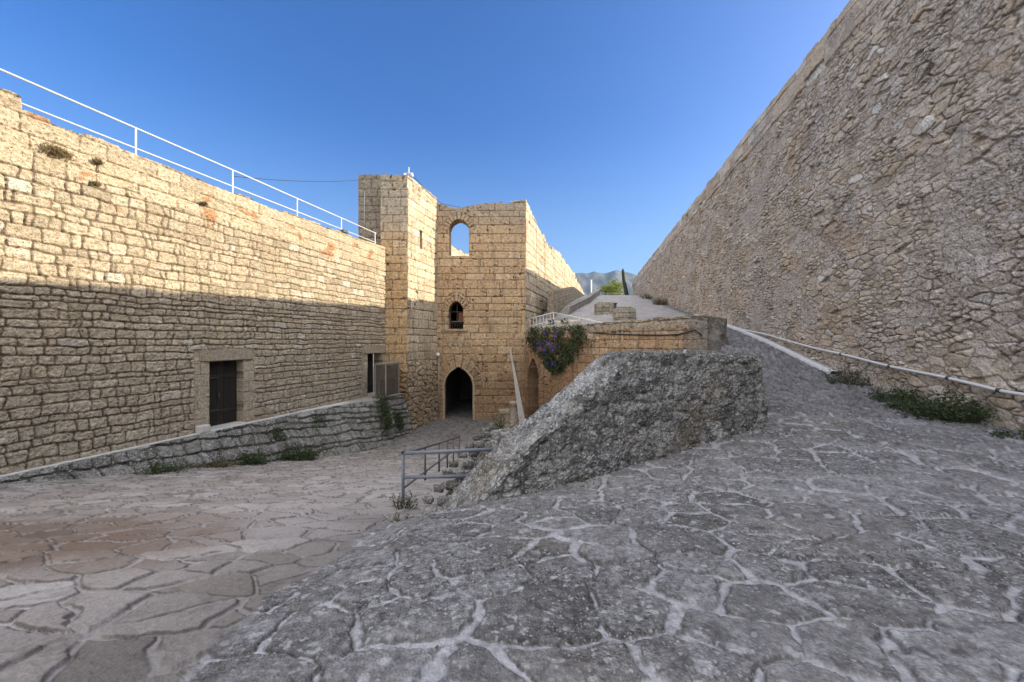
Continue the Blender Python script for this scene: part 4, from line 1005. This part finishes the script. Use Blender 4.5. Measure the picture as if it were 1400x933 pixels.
# ------------------------------------------------------------------ plants
GR = [(.035,.055,.02),(.06,.085,.03),(.045,.07,.03),(.08,.10,.045)]
DRY = [(.16,.115,.05),(.24,.17,.08),(.13,.10,.05),(.3,.22,.11)]
def weed(c, r, h, n, size, cols, label, cat='plant', group=None, nrm=None, name='weed', flat=.8, stems=True):
    c = np.array(c, float); A = Acc(); ns = max(4, n//28); P = []
    for k in range(ns):
        a = rng.random()*2*math.pi; rr = r*math.sqrt(rng.random()); tip = c+np.array([math.cos(a)*rr, math.sin(a)*rr*.6, h*(.35+.65*rng.random())*(1-.45*rr/r)])
        b = c+np.array([math.cos(a)*rr*.45, math.sin(a)*rr*.3, -.03]); m = (b+tip)/2+rng.normal(size=3)*r*.07
        if stems: tube(A, [b, m, tip], [.008, .006, .003], (.07,.065,.03), 4, False)
        for j in range(n//ns):
            t = .15+.85*rng.random(); P.append((b*(1-t)+tip*t if t > .5 else b*(1-t)+m*t)+rng.normal(size=3)*r*.09)
    P = np.array(P); P[:, 2] = np.maximum(P[:, 2], c[2]-.02)
    leaves(A, P, size, cols, flat, .45)
    return A.build(name, M_leaf, None, **T(label, cat, group))
def on_ground(px, py, Y0=3., Y1=30.):
    for Y in np.linspace(Y0, Y1, 900):
        p = at(px, py, Y)
        if p[2] < gz(p[0], p[1]): return p
    return p
def onr(px, py):                     # at the foot of the right wall
    dx = (px-700)/F; Y = (RX-.35)/(dx-RK); x = dx*Y; return np.array([x, Y, gz(x, Y)])
weed(onr(1300, 0)+np.array([-.2,-.1,0]), .8, .62, 2600, .06, GR, 'large bushy green weed under the pipe at the foot of the right wall')
weed(onr(1225, 0)+np.array([-.15,-.1,0]), .65, .42, 1300, .055, GR, 'low green weed beside the pale stone at the foot of the right wall')
weed(onr(1258, 0)+np.array([-.35,-.15,0]), .5, .36, 900, .05, GR, 'spreading green weed between the low weed and the large bushy one')
weed(onr(1160, 0), .65, .6, 1200, .05, [(.07,.075,.045),(.11,.115,.07),(.16,.15,.10)], 'greyish weed at the near end of the pale kerb by the right wall')
weed(onr(1392, 0)+np.array([-.1,-.1,0]), .4, .22, 600, .045, GR, 'small flat weed at the right edge of the photo below the pipe')
def onb(px, py, off=.1):            # at the foot of the plinth
    dx = (px-700)/F
    for Y in np.linspace(7.5, 22, 600):
        x = WX0+WK*Y+(offB(Y)+off)*.96
        if x/Y > dx: break
    return np.array([x, Y, float(Lz(x, Y))])
weed(onb(215, 0, .3), .85, .34, 1100, .06, GR, 'low dark weed at the left end of the plinth foot')
weed(onb(290, 0, .3), .8, .3, 1000, .055, [(.10,.085,.04),(.15,.12,.06),(.07,.075,.03)], 'yellowish dry weed at the plinth foot below the plank door')
weed(onb(343, 0, .35), .75, .6, 1500, .07, GR, 'rounded dark green weed at the plinth foot right of the plank door')
weed(onb(408, 0, .35), 1.0, .8, 2200, .08, GR, 'tallest bushy weed at the middle of the plinth foot')
def onplinth(px, v):
    dx = (px-700)/F
    for Y in np.linspace(7.5, 22, 800):
        p = batP(np.array([Y]), np.array([v]))[0]
        if p[0]/Y > dx: break
    return p
def hang(c, w, h, n, size, cols, label, nrm, name='hanging_plant', cat='plant'):
    A = Acc(); n_ = np.array(nrm, float); n_ /= np.linalg.norm(n_); s_ = np.cross(n_, (0, 0, 1)); s_ /= np.linalg.norm(s_)
    P = []
    for k in range(n):
        t = rng.random()**.8; a = rng.normal()*.33*w*(1-.5*t); P.append(np.array(c)+s_*a+np.array([0, 0, -h*t])+n_*(.10+.18*rng.random()*(1-t*.5))+np.array([.9,-.27,0])*.36*h*t)
    leaves(A, P, size, cols, 1.2, .5); return A.build(name, M_leaf, None, **T(label, cat))
hang(onplinth(374, .2), .55, 1.2, 900, .08, GR, 'ivy strand hanging down the plinth left of the tallest weed', (.9,-.27,.2))
hang(onplinth(432, .1), .55, 1.6, 1100, .085, GR, 'long ivy strand hanging down the plinth right of the tallest weed', (.9,-.27,.2))
hang(onplinth(519, .02)+np.array([0,0,.35]), .95, 1.7, 1700, .09, GR, 'dark plant spilling over the plinth below the mesh crate', (.9,-.27,.2))
hang(onplinth(541, .3), .75, 1.0, 800, .09, GR, 'small dark plant near the right end of the plinth', (.9,-.27,.2))
p = on_ground(556, 700); weed((-1.7,5.95,gz(-1.7,5.95)), .3, .3, 420, .04, [(.06,.07,.03),(.11,.11,.055),(.15,.125,.07)], 'scrubby weed growing round the foot of the handrail post')
p = at(548,716,5.0); weed(p, .2, .14, 200, .035, [(.06,.07,.03),(.11,.11,.055),(.15,.125,.07)], 'tiny scrubby weed at the tip of the stone edging')
f = F0+fd*1.75+fn*.22; weed((f[0], f[1], gz(f[0], f[1])), .28, .09, 300, .03, [(.07,.08,.035),(.12,.12,.06)], 'low mossy weed against the foot of the sloping ramp wall')
f = F0+fd*.75-fn*(TH+.1); weed(at(686,583,7.5), .35, .35, 260, .05, [(.12,.12,.06),(.2,.17,.09)], 'dry weed behind the sloping end of the ramp wall')
# dry tufts on the left wall
for (px, py, r, lab) in ((76,209,.34,'large dry brown tuft growing from the upper left of the left wall'),(130,222,.13,'small dry tuft right of the large brown tuft on the left wall'),(128,252,.1,'smallest dry tuft below the others on the left wall'),(276,279,.12,'faint dry tuft high on the sunlit left wall near the rail post')):
    dx = (px-700)/F; Y = -WX0/(WK-dx); c = np.array([dx*Y, Y, (466.5-py)/F*Y])+wn*.08
    A = Acc(); n = int(1400*r/.34); P = c+rng.normal(size=(n, 3))*np.array([.12, .4, .17])*r*np.array([1, 1, 1.]); P += wn*np.abs(rng.normal(size=(n, 1)))*.05
    leaves(A, P, .07, DRY, 1.4, .2); A.build('dry_tuft', M_leaf, None, **T(lab, 'plant'))
# vine with purple flowers
VN = empty('flowering_vine', tuple(T0+td*3.8+tn*.1+np.array([0, 0, .5])), 'dark green vine with purple flowers hanging over the terrace wall', 'vine')
A = Acc(); P = []; FLW = []
for k in range(7000):
    t = rng.random(); z = .78-2.55*t; wdt = np.interp(t, [0,.1,.3,.55,.8,1], [2.5,2.9,3.0,2.3,1.2,.4]); ctr = np.interp(t, [0,.5,1], [3.5,3.6,3.5])
    a = ctr+wdt*(rng.random()*2-1)*(.92+.35*float(pn(np.array([t*4.3]), np.array([(1. if rng.random() > .5 else 5.)]), 6)[0]))+.12*rng.normal()
    if t < .22 and (abs(a-2.05) < .3 or abs(a-3.35) < .36 or abs(a-4.6) < .3): continue
    if fbm(np.array([a*1.6]), np.array([z*1.6]), 2, 5)[0] < -.12-.25*(1-t): continue
    if a < .2: continue
    P.append(T0+td*a+tn*(.05+.5*rng.random()*(1-.4*t))+np.array([0, 0, z]))
for k in range(120):
    a = 2.6+rng.random()*.7; z = .95+.3*rng.random(); P.append(T0+td*(a if k % 2 else a+1.3)+tn*(.1*rng.random())+np.array([0, 0, z]))
for s0_, L_ in ((1.5,1.5),(2.5,2.2),(3.9,1.9),(5.1,1.3),(5.7,.9),(1.0,.9),(3.2,2.9)):
    for k in range(170):
        t = rng.random(); P.append(T0+td*(s0_+.12*rng.normal()+.25*math.sin(t*5+s0_))+tn*(.15+.25*rng.random())+np.array([0, 0, .85-L_*t]))
leaves(A, P, .11, GR+[(.11,.12,.05)], 1., .6); A.build('leaf_mass', M_leaf, VN)
A = Acc(); P = []
for (s_, z_) in ((2.9,.45),(3.0,.1),(3.3,-.2),(2.4,-.35),(2.0,-.3),(2.7,-.5),(3.6,-.35),(4.1,.35),(4.0,.1),(3.1,-.75),(2.9,-.6),(3.9,-.5),(3.2,-1.3),(4.4,-.3),(3.6,-.15),(4.15,.5),(2.2,-.1),(3.9,-1.25),(2.6,-.2)):
    P.append(T0+td*s_+tn*.5+np.array([0, 0, z_])+rng.normal(size=(7, 3))*.075)
leaves(A, np.concatenate(P), .085, [(.10,.05,.42),(.17,.09,.6),(.13,.07,.5)], .8, .9); A.build('flower', M_leaf, VN)
# terrace bushes
def bush(c, rx, h, n, size, cols, label, name, cat='shrub', seed=1):
    o = empty(name, tuple(c), label, cat); A = Acc(); c = np.array(c, float)
    tips = []
    for k in range(16):
        a = k*2.4; rr = rx*(.3+.6*rng.random()); tips.append(c+np.array([math.cos(a)*rr, math.sin(a)*rr, h*(.35+.6*rng.random())]))
    tips.append(c+np.array([.05*rx, 0, h*.97]))
    for tp in tips: tube(A, [c+np.array([0, 0, -.3]), c*.5+tp*.5+np.array([0, 0, .1*h]), tp], [.05, .035, .01], (.12,.09,.06), 5, False)
    A.build('branch', M_wood, o)
    A = Acc(); P = []
    for tp in tips:
        m = n//len(tips); P.append(tp+rng.normal(size=(m, 3))*np.array([rx*.22, rx*.22, h*.10])-np.array([0, 0, 1])*np.abs(rng.normal(size=(m, 1)))*h*.16)
    P = np.concatenate(P); P[:, 2] = np.maximum(P[:, 2], c[2]-.2); leaves(A, P, size, cols, 1.4, .35); A.build('leaf_mass', M_leaf, o); return o
bush(tuple(at(838, 411, 62)), 1.75, 3.1, 2600, .32, [(.10,.13,.02),(.19,.22,.035),(.26,.28,.05),(.07,.10,.02)], 'bright sunlit yellow green bush at the far end of the terrace', 'bush')
def onr2(px, off=.6):
    dx = (px-700)/F; Y = (RX-off)/(dx-RK); x = dx*Y; return np.array([x, Y, gz(x, Y)])
weed(onr2(903), .95, .8, 900, .12, [(.12,.095,.05),(.17,.14,.07),(.09,.085,.04)], 'dry brown bush on the terrace at the foot of the right wall')
weed(onr2(885), .8, .7, 500, .12, [(.11,.085,.045),(.15,.12,.06)], 'smaller dry bush farther along the foot of the right wall')
# columnar cactus
CA = empty('cactus', tuple(at(858, 411, 56)), 'tall dark columnar cactus rising at the far end of the terrace', 'cactus')
A = Acc(); pts = [at(859.5, 415, 56), at(857, 404, 56), at(854.5, 392, 56), at(852.6, 380, 56), at(851.6, 367.5, 56)]; n = 14
tt = np.linspace(0, 4, 22); pf = np.stack([np.interp(tt, range(5), np.array(pts)[:, k]) for k in range(3)], 1)
V = []; 
for i, p in enumerate(pf):
    r0 = .30*(1-.25*i/21) if i < 20 else (.18 if i == 20 else .05)
    for k in range(24):
        w = 2*math.pi*k/24; r_ = r0*(1.0 if k % 2 else .78); V.append(p+np.array([r_*math.cos(w), r_*math.sin(w), 0]))
A.add(V, [[i*24+k, i*24+(k+1) % 24, (i+1)*24+(k+1) % 24, (i+1)*24+k] for i in range(21) for k in range(24)], (.05,.06,.035)); A.build('stem', M_leaf, CA)
A = Acc(); lathe(A, at(861, 414, 56), [(.3,-.3),(.36,.2),(.34,.55),(.15,.75),(0,.78)], (.06,.07,.04), 14); A.build('side_arm', M_leaf, CA)

# ------------------------------------------------------------------ mountains and air
A = Acc(); D = 1500.
us = np.linspace(-500, 1500, 260); vs = np.linspace(0, 1, 60)
def ridge(u):
    px = np.array([600,700,765,790,803,812,822,833,843,853,862,875,900,1000,1100]); py = np.array([420,400,384,373,374,371.5,374,373,369,372,374,377,382,400,425])
    X = (px-700)/F*D; H = (466.5-py)/F*D
    return np.interp(u, X, H, left=20, right=20)+4*fbm(u*.03, u*0, 4, 3)
def mtP(u, v):
    H = ridge(u); y = D-420*(1-v)+0*u; z = -30+(H+30)*v**.85
    rd = fbm(u*.012, v*1.6+u*.003, 5, 8); return np.stack([u*(y/D), y+90*rd*(1-v**4), z+26*rd*np.sin(v*math.pi)], 1)
grid(A, us, vs, mtP, (0, -.6, .8), lambda u, v, p: (0*u, palette(.5+.8*fbm(u*.02, v*4, 5, 9), [(.02,.03,.02),(.05,.055,.04),(.11,.105,.095),(.03,.035,.022)])))
A.build('mountains', M_mount, kind='structure')
HAZE = 1.3e-4
if HAZE:
    A = Acc(); box(A, (300, 700, 145), (2400, 2600, 320), (1, 1, 1))
    m = bpy.data.materials.new('haze'); m.use_nodes = True; nt = m.node_tree; nt.nodes.remove(nt.nodes['Principled BSDF'])
    pv = nt.nodes.new('ShaderNodeVolumePrincipled'); pv.inputs['Color'].default_value = (.35,.58,1,1); pv.inputs['Density'].default_value = HAZE; pv.inputs['Anisotropy'].default_value = .2
    nt.links.new(pv.outputs[0], nt.nodes['Material Output'].inputs['Volume'])
    A.build('haze', m, kind='stuff')

# ------------------------------------------------------------------ light, sky, camera
sv = np.array([2.63, .14, 1.0]); sv /= np.linalg.norm(sv)
el = math.asin(sv[2]); az = math.atan2(sv[0], sv[1])
w = bpy.data.worlds.new('World'); scene.world = w; w.use_nodes = True; nt = w.node_tree
FILL_CLOUD = (8.9, 9.1, 9.6, 1); SAT = 1.2
sky = nt.nodes.new('ShaderNodeTexSky'); sky.sky_type = 'NISHITA'; sky.sun_disc = False; sky.sun_elevation = el; sky.sun_rotation = az
sky.air_density = 1.0; sky.dust_density = 2.3; sky.ozone_density = 5.0; sky.altitude = 0
tcw = nt.nodes.new('ShaderNodeTexCoord')
# added fill: unseen bright cloud overhead and behind the camera lights the shaded court
dt = nt.nodes.new('ShaderNodeVectorMath'); dt.operation = 'DOT_PRODUCT'; dt.inputs[1].default_value = (0, -.6, .8); nt.links.new(tcw.outputs['Generated'], dt.inputs[0])
nz = nt.nodes.new('ShaderNodeTexNoise'); nz.inputs['Scale'].default_value = 3.0; nz.inputs['Detail'].default_value = 6; nt.links.new(tcw.outputs['Generated'], nz.inputs['Vector'])
ad = nt.nodes.new('ShaderNodeMath'); ad.operation = 'MULTIPLY_ADD'; ad.inputs[1].default_value = .25; nt.links.new(nz.outputs['Fac'], ad.inputs[0]); nt.links.new(dt.outputs['Value'], ad.inputs[2])
mr = nt.nodes.new('ShaderNodeMapRange'); mr.interpolation_type = 'SMOOTHSTEP'; mr.inputs['From Min'].default_value = .36; mr.inputs['From Max'].default_value = .75; nt.links.new(ad.outputs[0], mr.inputs['Value'])
sp = nt.nodes.new('ShaderNodeSeparateXYZ'); nt.links.new(tcw.outputs['Generated'], sp.inputs[0])
hz = nt.nodes.new('ShaderNodeMapRange'); hz.interpolation_type = 'SMOOTHSTEP'; hz.inputs['From Min'].default_value = .50; hz.inputs['From Max'].default_value = .0; hz.inputs['To Max'].default_value = .62; nt.links.new(sp.outputs['Z'], hz.inputs['Value'])
hm = nt.nodes.new('ShaderNodeMix'); hm.data_type = 'RGBA'; hm.inputs['B'].default_value = (1.75, 2.75, 3.95, 1)
mxs = nt.nodes.new('ShaderNodeMix'); mxs.data_type = 'RGBA'; nt.links.new(mr.outputs[0], mxs.inputs['Factor']); hs = nt.nodes.new('ShaderNodeHueSaturation'); hs.inputs['Saturation'].default_value = SAT; hs.inputs['Value'].default_value = 1.02; hs.inputs['Hue'].default_value = .510; nt.links.new(sky.outputs[0], hs.inputs['Color']); nt.links.new(hs.outputs[0], hm.inputs['A']); nt.links.new(hz.outputs[0], hm.inputs['Factor']); nt.links.new(hm.outputs['Result'], mxs.inputs['A']); mxs.inputs['B'].default_value = FILL_CLOUD
nt.links.new(mxs.outputs['Result'], nt.nodes['Background'].inputs['Color']); nt.nodes['Background'].inputs['Strength'].default_value = .12
ld = bpy.data.lights.new('sun', 'SUN'); ld.energy = 4.3; ld.angle = math.radians(.5); ld.color = (1, .89, .69)
lo = bpy.data.objects.new('sun', ld); col_main.objects.link(lo)
from mathutils import Vector
lo.rotation_euler = Vector(tuple(sv)).to_track_quat('Z', 'Y').to_euler(); lo.location = (30, 0, 30)
cd = bpy.data.cameras.new('camera'); cam = bpy.data.objects.new('camera', cd); col_main.objects.link(cam)
cd.sensor_width = 36; cd.lens = 36*F/1400; cd.clip_start = .05; cd.clip_end = 20000
cam.location = (0, 0, 0); cam.rotation_euler = (math.radians(90), 0, 0); scene.camera = cam
scene.render.engine = 'CYCLES'
vs_ = scene.view_settings; vs_.view_transform = 'Standard'; vs_.look = 'None'; vs_.gamma = 1; vs_.use_curve_mapping = False; vs_.exposure = 1.0
